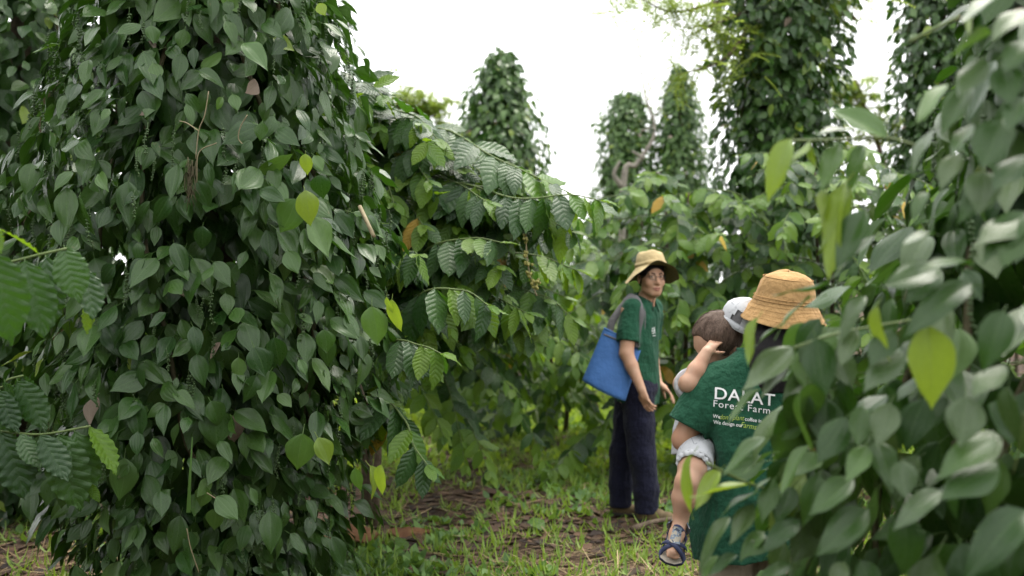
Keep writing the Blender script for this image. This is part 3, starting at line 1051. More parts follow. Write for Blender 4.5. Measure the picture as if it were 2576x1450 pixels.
RL = [(c7, 735, 548, 745, 840, 'pepper_young', 0, 1.05), (c7, 545, 475, 540, 665, 'pepper_young', 62, .9), (c7, 890, 395, 640, 510, 'pepper', 10, .85), (c7, 1005, 495, 928, 690, 'pepper', -5, .95),
      (c7, 330, 592, 372, 800, 'pepper', -5, 1.1), (c7, 240, 622, 58, 780, 'pepper', 8, .82), (c7, 225, 680, 125, 806, 'pepper', 30, .85), (c7, 125, 775, 8, 902, 'pepper', 45, .75),
      (c7, 970, 955, 760, 1072, 'pepper', 8, .8), (c7, 980, 1040, 770, 1172, 'pepper', 10, .85), (c7, 870, 805, 850, 985, 'pepper', 0, 1.2), (c7, 785, 1145, 598, 1228, 'pepper', 15, .85),
      (c7, 655, 1232, 640, 1450, 'pepper', 0, 1.15), (c7, 515, 1208, 318, 1362, 'pepper', 5, .8), (c7, 435, 878, 330, 1042, 'pepper', -8, .85), (c7, 512, 978, 435, 1112, 'pepper_mid', 0, .85),
      (c7, 595, 825, 545, 985, 'pepper', 5, 1.0), (c7, 495, 838, 480, 985, 'pepper', 0, .95), (c7, 340, 1085, 280, 1262, 'pepper', -10, .85), (c7, 460, 1098, 298, 1222, 'pepper', 10, .85),
      (c7, 640, 1035, 652, 1172, 'pepper', 0, 1.2), (c7, 300, 980, 200, 1162, 'pepper_mid', 40, .7), (c7, 1085, 1215, 845, 1402, 'pepper', 5, .95), (c7, 890, 325, 700, 292, 'pepper', 35, .8),
      (c7, 755, 212, 638, 255, 'pepper', 30, .9), (c7, 772, 338, 568, 385, 'pepper', 5, .85), (c7, 1085, 138, 900, 250, 'pepper', 15, .8), (c7, 1065, 185, 1000, 335, 'pepper', 0, .95),
      (c7, 965, -5, 838, 132, 'pepper', 0, .9), (c7, 505, 128, 388, 330, 'pepper', 20, .75), (c7, 545, 218, 380, 372, 'pepper', 40, .7), (c7, 505, 438, 395, 572, 'pepper', 20, .7),
      (c7, 372, 392, 172, 432, 'pepper', 62, .8), (c7, 312, 440, 150, 562, 'pepper_mid', 62, .7), (c7, 115, 518, 85, 692, 'pepper_young', 50, .8), (c7, 205, 540, 100, 622, 'pepper', 55, .8),
      (c7, 645, 640, 498, 782, 'pepper', 10, .9), (c7, 430, 30, 345, 372, 'pepper_young', 50, .55), (c7, 350, 55, 345, 152, 'pepper_young', 50, .7), (c7, 600, 560, 520, 690, 'pepper', 10, .95),
      (c7, 1010, 690, 890, 800, 'pepper', 15, .95), (c7, 470, 560, 410, 690, 'pepper', 10, .85), (c7, 270, 1248, 130, 1332, 'pepper', 10, .9), (c7, 180, 1100, 130, 1260, 'pepper', 15, .8),
      (c7, 265, 790, 262, 1010, 'pepper_mid', 70, .6), (c7, 140, 1290, 45, 1370, 'pepper_mid', 15, .85), (c7, 430, 1400, 390, 1500, 'pepper', 0, 1.0), (c7, 240, 1408, 95, 1455, 'pepper', 20, .9),
      (c6, 1232, 800, 1065, 1100, 'pepper_young', 12, .85), (c6, 1782, 785, 1518, 568, 'pepper_mid', 10, .95), (c6, 1575, 740, 1378, 768, 'pepper', 25, .9), (c6, 1512, 835, 1400, 1088, 'pepper_mid', 15, .75),
      (c6, 1655, 835, 1530, 1062, 'pepper_mid', 20, .7), (c6, 1342, 815, 1238, 935, 'pepper_young', 45, .8), (c6, 1350, 845, 1372, 965, 'pepper_young', 55, .7), (c6, 1438, 1098, 1402, 1272, 'pepper_young', 62, .7),
      (c6, 1575, 1045, 1395, 1440, 'pepper_young', 45, .6), (c6, 2125, 488, 1938, 692, 'pepper_mid', 35, .7), (c6, 2265, 498, 2078, 712, 'pepper', 10, .85), (c6, 2445, 695, 2332, 975, 'pepper', 0, 1.1),
      (c6, 2345, 985, 2300, 1225, 'pepper', 0, 1.15), (c6, 2060, 738, 1888, 972, 'pepper', 45, .7), (c6, 2580, 895, 2398, 1092, 'pepper', 5, .9), (c6, 2445, 385, 2502, 612, 'pepper', 0, 1.15),
      (c6, 2405, -10, 2200, 122, 'pepper', 30, .9), (c6, 2282, 85, 2252, 200, 'pepper_young', 65, .8), (c6, 2580, 55, 2388, 192, 'pepper', 10, .85), (c6, 2385, 195, 2108, 352, 'pepper_mid', 60, .8),
      (c6, 2010, 1105, 1915, 1225, 'pepper', 25, .95), (c6, 2580, 1225, 2325, 1440, 'pepper', 5, .9), (c6, 2200, 880, 2090, 1060, 'pepper', 10, .9), (c6, 2330, 330, 2190, 560, 'pepper', 15, .8),
      (c6, 2576, 560, 2480, 760, 'pepper', 10, .95), (c6, 2576, 240, 2450, 400, 'pepper', 10, .9), (c6, 2270, 720, 2150, 900, 'pepper', 25, .8),
      (c5, 852, 690, 328, 792, 'pepper_young', 42, .6), (c5, 572, 578, 368, 915, 'pepper_young', 10, .75), (c5, 342, 458, 240, 952, 'pepper_young', 40, .5), (c5, 938, 308, 578, 605, 'pepper', 35, .75),
      (c5, 882, 758, 560, 882, 'pepper', 50, .85), (c5, 850, 858, 648, 1192, 'pepper', 15, .8), (c5, 652, 968, 328, 1335, 'pepper', 25, .6), (c5, 1005, 1128, 738, 1302, 'pepper', 10, .85),
      (c5, 712, 1275, 478, 1455, 'pepper', 20, .75), (c5, 562, 1288, 380, 1455, 'pepper_mid', 30, .75), (c5, 1000, 640, 830, 740, 'pepper_mid', 50, .7), (c5, 1010, 430, 760, 590, 'pepper_mid', 60, .8)]
for q_, (fn, ax, ay, bx, by, mat, yaw, w) in enumerate(RL):
    if mat == 'pepper' and q_ % 5 < 2:
        mat = 'pepper_sheen'
    (p1, q1), (p2, q2) = fn(ax, ay), fn(bx, by)
    d = dr((p1 + p2) / 2)
    if fn is c6 and ax < 1800:
        d = 2.05
    hero(RIGHT, p1, q1, p2, q2, d, mat, yaw, w * (.82 if mat == 'pepper_young' else .88), dd=-.03, pitch=.85)
rh = np.random.default_rng(606)
for k in range(64):                       # leaves of the near side, before the woman's shoulder and back
    px = rh.uniform(1990, 2120); py = rh.uniform(800, 1230)
    if px < 1900 + abs(py - 960) * .25: continue
    L_ = rh.uniform(75, 125); an = rh.uniform(-.9, .5)
    hero(RIGHT, px, py, px + L_ * math.sin(an), py + L_ * math.cos(an), rh.uniform(2.16, 2.32), ('pepper_mid', 'pepper_sheen', 'pepper')[k % 3], rh.uniform(-30, 40), rh.uniform(.8, 1.1), dd=rh.uniform(-.04, .04), pitch=.7)
for fn, ctrl, d0, rad in ((c6, [(1960, 835), (1780, 792), (1500, 802), (1235, 808)], 2.05, .0032), (c6, [(1440, 810), (1460, 960), (1440, 1100)], 2.05, .0025), (c6, [(2210, 95), (2060, 170), (1915, 242)], 1.95, .004),
                          (c5, [(470, 520), (620, 600), (850, 700), (1100, 760)], 2.15, .0035), (c7, [(250, 625), (420, 570), (700, 520)], 2.05, .003), (c7, [(1080, 860), (1070, 960), (1040, 1080)], 1.75, .002)):
    pts = curve([U(*fn(x, y), d0 + .03 * i) for i, (x, y) in enumerate(ctrl)], 6)
    v, f = tube(pts, rad, 6)
    part('vine_shoot', v, f, M['green_stem'], RIGHT.o)

# ------------------------------------------------------------------ coffee
# twigs reaching in from a bush whose stem stands left of the view
TW = Plant('coffee_bush', 'coffee bush reaching two twigs of ribbed leaves in from the left edge', 'coffee bush', (-2.55, 3.25, 0), 'coffee_hi', 'coffee_md', 300, 'coffee bushes')
v, f = tube(curve([(-2.55, 3.25, 0), (-2.5, 3.22, .8), (-2.56, 3.25, 1.9)], 6), np.linspace(.03, .012, 13), 8)
part('trunk', v, f, M['bark'], TW.o)


def cL(x, y): return x * .5422, 534.6 + y * .5422        # the enlarged view of the left edge


for a in ((300, 165, 375, 405, 'coffee', 8, 1.3, 2.95), (385, 260, 430, 500, 'coffee', -10, 1.1, 3.0), (430, 380, 400, 565, 'coffee_fresh', 35, 1.1, 3.05), (115, 228, 190, 590, 'coffee', 12, 1.05, 2.9),
          (215, 210, 250, 570, 'coffee', -18, 1.05, 3.0), (85, 240, 135, 500, 'coffee', 20, 1.0, 3.0), (-30, 190, 45, 600, 'coffee', 0, 1.15, 2.75), (180, 195, -10, 55, 'coffee_fresh', 50, .8, 2.7),
          (-30, 60, 5, 190, 'coffee_fresh', 30, 1.2, 2.7),
          (80, 785, 215, 1010, 'coffee', 35, 1.1, 3.60), (20, 790, 150, 1000, 'coffee', 45, 1.1, 3.63), (0, 830, 90, 1020, 'coffee', 20, 1.15, 3.57), (100, 760, 200, 870, 'coffee', 30, 1.0, 3.65), (-40, 850, 60, 1010, 'coffee', 10, 1.2, 3.56),
          (5, 1025, 95, 1340, 'coffee', 12, 1.15, 3.57), (95, 1030, 190, 1185, 'coffee', 0, 1.2, 3.55), (190, 1035, 315, 1250, 'coffee', 15, 1.0, 3.53), (275, 1035, 380, 1385, 'coffee', 5, 1.15, 3.58),
          (350, 1020, 450, 1335, 'coffee', -10, 1.0, 3.61), (415, 998, 545, 1215, 'coffee_fresh', -20, 1.05, 3.63), (150, 1040, 150, 1260, 'coffee', 30, 1.1, 3.63), (-60, 1030, -30, 1300, 'coffee', 0, 1.2, 3.58), (420, 1260, 445, 1345, 'coffee_fresh', 20, 1.2, 3.63)):
    (p1, q1), (p2, q2) = cL(a[0], a[1]), cL(a[2], a[3])
    hero(TW, p1, q1, p2, q2, a[7], a[4], a[5] * 1.4, a[6], dd=-.03, pitch=(.1, 1.1, .4, .8)[int(a[0] + a[1]) % 4])
for ctrl in ([(-2.52, 3.23, 1.35), U(*cL(-120, 260), 3.0), U(*cL(50, 230), 2.95), U(*cL(190, 195), 2.93), U(*cL(310, 168), 2.95)],
             [(-2.5, 3.23, .95), U(*cL(-150, 1010), 3.61), U(*cL(0, 1015), 3.59), U(*cL(190, 1030), 3.58), U(*cL(420, 992), 3.61)],
             [(-2.5, 3.23, 1.1), U(*cL(-100, 830), 3.63), U(*cL(40, 775), 3.63), U(*cL(110, 758), 3.64)]):
    v, f = tube(curve(ctrl, 6), .0045, 6)
    part('twig', v, f, M['green_stem'], TW.o)

# the bush beside the big vine, with drooping branches
ex = []
for ctrl, st in (([(-.75, 6.0, 1.9), U(1080, 330, 5.6), U(1250, 400, 5.3), U(1400, 470, 5.2), U(1500, 520, 5.2)], .3),
                 ([(-.75, 6.0, 1.6), U(1100, 470, 5.4), U(1300, 500, 5.1), U(1430, 490, 5.0), U(1510, 505, 5.0)], .3),
                 ([(-.75, 6.0, 1.3), U(1060, 640, 5.2), U(1180, 600, 5.0), U(1260, 610, 4.9)], .3),
                 ([(-.75, 6.0, .9), U(1040, 760, 4.9), U(1160, 730, 4.7), U(1230, 770, 4.6)], .3),
                 ([(-.75, 6.0, .8), U(980, 870, 4.7), U(1060, 870, 4.45), U(1110, 890, 4.4)], .4),
                 ([(-.75, 6.0, .6), U(960, 1000, 4.7), U(1020, 1060, 4.5), U(1040, 1120, 4.45), U(1075, 1170, 4.4)], .45),
                 ([(-.75, 6.0, 2.1), U(960, 300, 5.6), U(1040, 290, 5.3), U(1100, 350, 5.2)], .3),
                 ([(-.75, 6.0, 1.9), U(900, 250, 5.5), U(930, 215, 5.3), U(960, 240, 5.2)], .3),
                 ([(-.75, 6.0, 1.1), U(1150, 660, 5.6), U(1330, 640, 5.5), U(1450, 680, 5.5)], .3),
                 ([(-.75, 6.0, 1.0), U(1150, 760, 5.6), U(1350, 740, 5.5), U(1440, 800, 5.5)], .3)):
    ex.append((curve(ctrl, 6), st))

rx = np.random.default_rng(515)
for k in range(30):
    px = rx.uniform(985, 1450)
    top = 235 + (px - 930) * .52
    py = top + 45 + rx.uniform(0, 1) ** 1.4 * 330
    z0_ = np.clip(CAM_H - (py - 760) / FPX * 6.1, 1.2, 2.35)
    dp = rx.uniform(4.95, 5.9)
    e_ = U(px, py, dp)
    s_ = np.array([-.88, 6.15, z0_])
    ex.append((curve([s_, s_ * .6 + e_ * .4 + [0, 0, .10], s_ * .25 + e_ * .75 + [0, 0, .09], e_], 5), .18))


def b1_ok(path):
    # the bush slopes down to the right and keeps clear of the path and of the man
    px = path[:, 0] / path[:, 1] * FPX + 1288
    py = 725 - (path[:, 2] - CAM_H) / path[:, 1] * FPX
    return bool(((py > 225 + (px - 930) * .52) & ((px < 1380) | ((px < 1500) & (py < 640))) & (py < 930)).all())


B1 = coffee_bush('coffee bush with long drooping branches beside the big pepper vine', (-.90, 6.2), 2.65, 1.3, 190, (.175, .25), 51, 'coffee_md', 'coffee_md', 300, .26, .08, azr=(-2.0, 1.2), extra=ex, zlo=.95, droop=(.6, 1.25), ok=b1_ok)
# the twig of ripening berries hanging from it
pts = curve([U(1322, 560, 5.05), U(1325, 640, 5.05), U(1335, 700, 5.05), U(1350, 745, 5.05)], 6)
v, f = tube(pts, .004, 5)
part('bare_twig', v, f, M['tendril'], B1.o)
rb = np.random.default_rng(9)
for cx, cy, k in ((1322, 600, 5), (1323, 640, 8), (1327, 665, 9), (1333, 688, 7), (1343, 705, 9), (1350, 722, 8)):
    bits = []
    for j in range(k):
        c = U(cx + rb.normal(0, 5), cy + rb.normal(0, 4), 5.03 + rb.normal(0, .012))
        th = np.linspace(0, math.pi, 6)
        v, f = tube(np.stack([0 * th, 0 * th, -np.cos(th)], 1) * .0085 + c, np.sin(th) * .0075 + .0004, 7)
        bits.append((v, f))
    v, f = merge(*bits)
    part('berry_cluster', v, f, M['coffee_berry'], B1.o)['kind'] = 'stuff'
BUSH = [
    ('coffee bush directly behind the man', (1.45, 8.5), 2.45, 1.3, 74, 61, (.15, .21), 'coffee_md', 2),
    ('broad coffee bush below the thick pepper column', (2.60, 8.2), 2.60, 1.25, 74, 62, (.15, .21), 'coffee_md', 2),
    ('coffee bush behind the woman\'s hat and the foreground leaves', (3.75, 7.8), 2.5, 1.2, 46, 63, (.15, .21), 'coffee_md', 2),
    ('coffee bush spreading low branches left of the blue bag', (.50, 10.2), 2.05, 1.3, 56, 64, (.15, .21), 'coffee_md', 2),
    ('coffee bush between the drooping branches and the blue bag', (-1.25, 8.4), 2.2, 1.9, 60, 72, (.16, .22), 'coffee_md', 2),
    ('small coffee bush under the cone topped pepper column', (-.9, 11.2), 2.5, 1.2, 44, 65, (.15, .21), 'coffee_lo', 2),
    ('distant coffee bush under the leaning pepper column', (1.6, 13.5), 2.7, 1.5, 50, 66, (.17, .23), 'coffee_lo', 2),
    ('distant coffee bush under the pointed pepper column', (3.6, 13.0), 3.1, 1.5, 50, 67, (.17, .23), 'coffee_lo', 2),
    ('distant coffee bush filling the gap at the far right', (5.9, 11.8), 3.0, 1.6, 36, 68, (.17, .23), 'coffee_lo', 2),
    ('far coffee bush closing the end of the path', (.2, 16.5), 2.3, 1.8, 46, 69, (.19, .25), 'coffee_lo', 2),
    ('coffee bush in shade behind the big vine\'s left flank', (-4.4, 9.2), 2.2, 1.4, 30, 70, (.16, .22), 'coffee_lo', 2),
    ('far coffee bush beyond the berry twig', (-1.9, 15.5), 2.5, 1.8, 40, 71, (.19, .25), 'coffee_lo', 2),
]
for lab, b, H, sp_, nb, sd, Lr, key, ns in BUSH:
    coffee_bush(lab, b, H, sp_, nb, Lr, sd, key, 'coffee_lo', 300 if b[1] < 9 else 160, .5, .08, hang=(.15, 1.0), size_px=6.0, stems=ns, zlo=.85 if sd == 72 else .25, azr=(-1.3, .7) if sd == 72 else (-3.5, .35) if b[1] < 9 else (-3.7, .6))

# unseen vine columns added round the viewpoint to shade the scene's near side
rb_ = np.random.default_rng(404)
W_, F_, U_, R_ = [], [], [], []
sv_, sf_, suv_ = SHAPES['pepper_lo'][2]
k_ = 0
for (cx, cy, rad, hh) in ((-3.6, .6, .8, 3.9), (-2.0, -1.9, .85, 3.6), (.2, -2.9, .85, 3.6), (3.4, -3.4, .85, 3.8), (-3.8, 4.3, .75, 4.6), (-4.6, -2.6, .9, 4.4), (-5.4, 3.6, .8, 4.8), (4.6, -3.0, .9, 4.2)):
    n = 800
    th = rb_.uniform(0, 6.283, n); z = rb_.uniform(.1, hh, n)
    rr_ = rad * np.clip((hh - z) / .8, .25, 1) * rb_.uniform(.7, 1.05, n)
    out = np.stack([np.cos(th), np.sin(th), 0 * th], 1)
    pos = out * rr_[:, None] + np.stack([np.full(n, cx), np.full(n, cy), z], 1)
    D_ = unit(out * .5 + rb_.normal(0, .3, (n, 3)) - np.array([0, 0, 1]))
    N_ = out + rb_.normal(0, .4, (n, 3)); N_ = unit(N_ - (N_ * D_).sum(1, keepdims=True) * D_)
    X_ = np.cross(D_, N_)
    L_ = rb_.uniform(.26, .38, n)[:, None, None]
    W_.append((pos[:, None] + L_ * (sv_[None, :, 0:1] * X_[:, None] + sv_[None, :, 1:2] * D_[:, None] + sv_[None, :, 2:3] * N_[:, None])).reshape(-1, 3))
    F_.append((sf_[None] + (np.arange(n) * len(sv_))[:, None, None]).reshape(-1, 4) + k_)
    k_ += n * len(sv_)
    U_.append(np.tile(suv_, (n, 1))); R_.append(np.repeat(rb_.random(n), len(sv_)))
o = link('added_shade_foliage', mesh_data('added_shade_foliage', np.concatenate(W_), np.concatenate(F_), M['pepper'], uv=np.concatenate(U_), attrs={'rnd': np.concatenate(R_)}))
tag(o, 'unseen pepper vines added around and behind the viewpoint for shade', 'foliage', kind='stuff')

# ------------------------------------------------------------------ bare dead trunk and feathery shade tree
dead = thing('dead_tree', 'bare pale dead trunk with a thin crooked top between two far columns', 'dead tree', (2.0, 15.0, 0))
pts = curve([(1.65, 15.0, 0), U(1568, 470, 15), U(1600, 415, 15), U(1640, 355, 15), U(1645, 310, 15), U(1622, 235, 15), U(1610, 150, 15), U(1603, 100, 15), U(1592, 60, 15)], 6)
v, f = tube(pts, np.interp(np.linspace(0, 1, len(pts)), [0, .15, .3, .45, .7, 1], [.055, .046, .031, .022, .014, .007]), 8)
M['dead_wood'] = simple('dead_wood', (.27, .245, .205), .9, .2, .4, 12, .6, .02)
part('trunk', v, f, M['dead_wood'], dead)
for ctrl, r0 in (([(1565, 470), (1545, 440), (1560, 405)], .05), ([(1620, 400), (1590, 380)], .035), ([(1612, 330), (1640, 320)], .02), ([(1610, 140), (1640, 136)], .012), ([(1606, 120), (1585, 95), (1580, 70)], .008), ([(1622, 235), (1650, 215)], .008), ([(1640, 300), (1665, 270), (1668, 240)], .012), ([(1616, 190), (1598, 175)], .007)):
    c = curve([U(x, y, 15 - .05 * i) for i, (x, y) in enumerate(ctrl)], 5)
    v, f = tube(c, np.linspace(r0, r0 * .35, len(c)), 6)
    part('branch', v, f, M['dead_wood'], dead)

M['feather'] = blade_material('feathery_leaf', (0.09, 0.16, 0.03), (0.24, 0.30, 0.07), (.38, .5, .07), .4)


def feather_tree(label, base, top, limbs, n_leaf, seed, spread=.45, leaf=.045, trunk_r=.06):
    r = np.random.default_rng(seed)
    o = thing('shade_tree', label, 'tree', (base[0], base[1], 0))
    c = curve([(base[0], base[1], 0), ((base[0] + top[0]) / 2 + .05, (base[1] + top[1]) / 2, top[2] * .55), top], 6)
    v, f = tube(c, np.linspace(trunk_r, trunk_r * .5, len(c)), 8)
    part('trunk', v, f, M['bark'], o)
    cen = []
    for lm in limbs:
        c = curve(lm, 6)
        v, f = tube(c, np.linspace(.022, .005, len(c)), 5)
        part('limb', v, f, M['bark'], o)
        cen += [c[i] for i in range(len(c) // 3, len(c))]
    cen = np.array(cen)
    # pinnate fronds: a rachis with paired leaflets
    W, F, R = [], [], []
    k = 0
    for i in range(n_leaf):
        p = cen[r.integers(len(cen))] + r.normal(0, spread * .35, 3) * np.array([1, 1, .55])
        az = r.uniform(0, 6.28)
        d = unit(np.array([math.cos(az), math.sin(az), r.uniform(-.9, .2)]))
        s = unit(np.cross(d, (0, 0, 1.0)))
        Lf = r.uniform(.14, .26)
        rn = r.random()
        for t in np.linspace(.1, 1, 9):
            q = p + d * Lf * t + np.array([0, 0, -.06 * t * t])
            for sg in (-1, 1):
                e = unit(s * sg + d * .35 + np.array([0, 0, -.25]))
                a = q; b = q + e * leaf * .5 + d * leaf * .22; cc = q + e * leaf; dd = q + e * leaf * .5 - d * leaf * .22
                W += [a, b, cc, dd]; F.append((k, k + 1, k + 2, k + 3)); R += [rn] * 4
                k += 4
    part('crown', np.array(W), np.array(F, np.int32), M['feather'], o, attrs={'rnd': R})['kind'] = 'stuff'
    return o


feather_tree('feathery leaved shade tree rising through the thick pepper column', (2.45, 9.75), U(1900, -120, 9.7),
             [[U(1900, -20, 9.6), U(1790, 10, 9.3), U(1690, 30, 9.0), U(1600, -10, 8.9)], [U(1880, 30, 9.5), U(1800, 60, 9.1), U(1730, 90, 9.0)],
              [U(1890, 60, 9.4), U(1820, 150, 9.0), U(1700, 190, 8.9)], [U(1900, -60, 9.6), U(1700, -60, 9.2), U(1560, -30, 9.0)], [U(1940, -40, 9.6), U(2080, -30, 9.2), U(2190, 5, 9.1)]], 520, 81, .5)
feather_tree('far pale tree showing over the coffee bush beside the cone topped column', (-2.6, 30), U(1040, 250, 30),
             [[U(1040, 330, 30), U(990, 270, 30), U(960, 250, 29.5)], [U(1040, 330, 30), U(1070, 270, 30), U(1110, 275, 29.5)], [U(1040, 330, 30), U(1040, 260, 30), U(1020, 240, 29)], [U(1050, 370, 30), U(1150, 330, 30), U(1180, 340, 29)], [U(1040, 420, 30), U(1000, 360, 30), U(950, 330, 29)], [U(1040, 420, 30), U(1090, 370, 30), U(1120, 350, 29)], [U(1040, 480, 30), U(1030, 410, 30), U(1010, 380, 29)]], 900, 82, 1.1, .16, .14)
feather_tree('far small tree between the thick column and the dark column', (11.0, 26), U(2150, 200, 26),
             [[U(2150, 320, 26), U(2110, 240, 26), U(2090, 220, 25.5)], [U(2150, 320, 26), U(2170, 250, 26), U(2160, 205, 25.5)], [U(2150, 380, 26), U(2210, 330, 26), U(2240, 300, 25.5)], [U(2140, 420, 26), U(2100, 380, 26), U(2080, 330, 25.5)]], 420, 83, 1.0, .14, .12)
# ------------------------------------------------------------------ people: one continuous surface grown from a distance field
class Field:
    def __init__(self, lo, hi, h):
        self.lo = np.array(lo, float); self.h = h
        n = np.ceil((np.array(hi) - self.lo) / h).astype(int) + 1
        self.ax = [self.lo[i] + h * np.arange(n[i]) for i in range(3)]
        self.D = np.full(tuple(n), .12, np.float32)

    def box(self, lo, hi, m):
        sl, gs = [], []
        for i in range(3):
            a = max(0, int(math.floor((lo[i] - m - self.lo[i]) / self.h)))
            b = min(len(self.ax[i]), int(math.ceil((hi[i] + m - self.lo[i]) / self.h)) + 1)
            if b <= a:
                return None, None
            sl.append(slice(a, b)); gs.append(self.ax[i][a:b])
        X, Y, Z = np.meshgrid(*gs, indexing='ij')
        return tuple(sl), np.stack([X, Y, Z], -1)

    def put(self, sl, d, k):
        a = self.D[sl]
        if k > 0:
            hh = np.clip(.5 + .5 * (a - d) / k, 0, 1)
            self.D[sl] = a * (1 - hh) + d * hh - k * hh * (1 - hh)
        else:
            self.D[sl] = np.minimum(a, d)

    def carve(self, sl, d, k):
        a = -self.D[sl]
        hh = np.clip(.5 + .5 * (a - d) / k, 0, 1)
        self.D[sl] = -(a * (1 - hh) + d * hh - k * hh * (1 - hh))

    def cap(self, a, b, ra, rb=None, k=.01, carve=False):
        rb = ra if rb is None else rb
        a, b = np.array(a, float), np.array(b, float)
        R = max(ra, rb)
        sl, P = self.box(np.minimum(a, b) - R, np.maximum(a, b) + R, .05)
        if sl is None: return
        ab = b - a
        t = np.clip(((P - a) @ ab) / (ab @ ab + 1e-12), 0, 1)
        d = np.linalg.norm(P - a - t[..., None] * ab, axis=-1) - (ra + (rb - ra) * t)
        (self.carve if carve else self.put)(sl, d, k)

    def chain(self, pts, rad, k=.012):
        for i in range(len(pts) - 1):
            self.cap(pts[i], pts[i + 1], rad[i], rad[i + 1], k)

    def ell(self, c, r, R=None, k=.01, carve=False):
        c, r = np.array(c, float), np.array(r, float)
        m = r.max()
        sl, P = self.box(c - m, c + m, .05)
        if sl is None: return
        q = P - c
        if R is not None:
            q = q @ R                        # columns of R: local axes in the world
        l = np.linalg.norm(q / r, axis=-1)
        g = np.linalg.norm(q / (r * r), axis=-1) + 1e-9
        d = l * (l - 1) / g
        d = np.where(l < .2, -r.min(), d)
        (self.carve if carve else self.put)(sl, d, k)

    def loft(self, sec, yaw=0.0, k=.02, pw=2.3):
        """sections (z, cx, cy, half width, half depth); yaw turns width/depth axes"""
        s = np.array(sec, float)
        R = max(s[:, 3].max(), s[:, 4].max())
        sl, P = self.box((s[:, 1].min() - R, s[:, 2].min() - R, s[0, 0]), (s[:, 1].max() + R, s[:, 2].max() + R, s[-1, 0]), .05)
        if sl is None: return
        z = P[..., 2]
        f = lambda j: np.interp(z, s[:, 0], s[:, j])
        x, y = P[..., 0] - f(1), P[..., 1] - f(2)
        c_, s_ = math.cos(yaw), math.sin(yaw)
        u, v = x * c_ + y * s_, -x * s_ + y * c_
        rx, ry = f(3), f(4)
        l = (np.abs(u / rx) ** pw + np.abs(v / ry) ** pw) ** (1 / pw)
        d = (l - 1) * np.minimum(rx, ry)
        d = np.maximum(d, np.maximum(z - s[-1, 0], s[0, 0] - z))
        self.put(sl, d, k)

    def cut(self, p, n, lo=None, hi=None):
        lo = self.lo if lo is None else lo
        hi = [a[-1] for a in self.ax] if hi is None else hi
        sl, P = self.box(lo, hi, 0)
        if sl is None: return
        self.D[sl] = np.maximum(self.D[sl], (P - np.array(p)) @ unit(n))

    def ripple(self, amp, freq, seed, stretch=(1, 1, 1)):
        X, Y, Z = np.meshgrid(*self.ax, indexing='ij')
        m = np.abs(self.D) < .04
        p = np.stack([X[m], Y[m], Z[m]], -1) * np.array(stretch) * freq
        nz = vnoise(p, seed, 2)
        self.D[m] += (amp * (np.abs(nz) * 1.3 - .5)).astype(np.float32)

    def mesh(self):
        F = self.D
        S = F < 0
        c = S[:-1, :-1, :-1].astype(np.int8)
        tot = np.zeros_like(c)
        for a in (0, 1):
            for b in (0, 1):
                for d in (0, 1):
                    tot += S[a:S.shape[0] - 1 + a, b:S.shape[1] - 1 + b, d:S.shape[2] - 1 + d]
        act = (tot > 0) & (tot < 8)
        I = np.argwhere(act)
        acc = np.zeros((len(I), 3)); cnt = np.zeros(len(I))
        for ax in range(3):
            o1, o2 = [i for i in range(3) if i != ax]
            for a in (0, 1):
                for b in (0, 1):
                    off = np.zeros(3, int); off[o1] = a; off[o2] = b
                    e = off.copy(); e[ax] = 1
                    f0 = F[tuple((I + off).T)]; f1 = F[tuple((I + e).T)]
                    m = (f0 < 0) != (f1 < 0)
                    t = np.where(m, f0 / np.where(m, f0 - f1, 1), 0)
                    w = off[None] + np.eye(3)[ax][None] * t[:, None]
                    acc[m] += w[m]; cnt[m] += 1
        V = (I + acc / cnt[:, None]) * self.h + self.lo
        idx = np.full(act.shape, -1, np.int64)
        idx[act] = np.arange(len(I))
        Q = []
        for ax in range(3):
            o1, o2 = (ax + 1) % 3, (ax + 2) % 3
            a = [slice(None)] * 3; b = [slice(None)] * 3
            a[ax] = slice(0, -1); b[ax] = slice(1, None)
            for o in (o1, o2):
                a[o] = slice(1, -1); b[o] = slice(1, -1)
            s0, s1 = S[tuple(a)], S[tuple(b)]
            E = np.argwhere(s0 != s1)
            if not len(E): continue
            fl = s0[tuple(E.T)]
            g = E.copy(); g[:, o1] += 1; g[:, o2] += 1
            def cell(d1, d2):
                q = g.copy(); q[:, o1] += d1; q[:, o2] += d2
                return idx[tuple(q.T)]
            q = np.stack([cell(-1, -1), cell(0, -1), cell(0, 0), cell(-1, 0)], 1)
            q[~fl] = q[~fl][:, ::-1]
            Q.append(q)
        return V, np.concatenate(Q).astype(np.int32)


def frame(f, up=(0, 0, 1)):
    """columns: right, forward, up for a face or hand looking along f"""
    f = unit(f)
    r = unit(np.cross(f, up))
    return np.stack([r, f, np.cross(r, f)], 1)


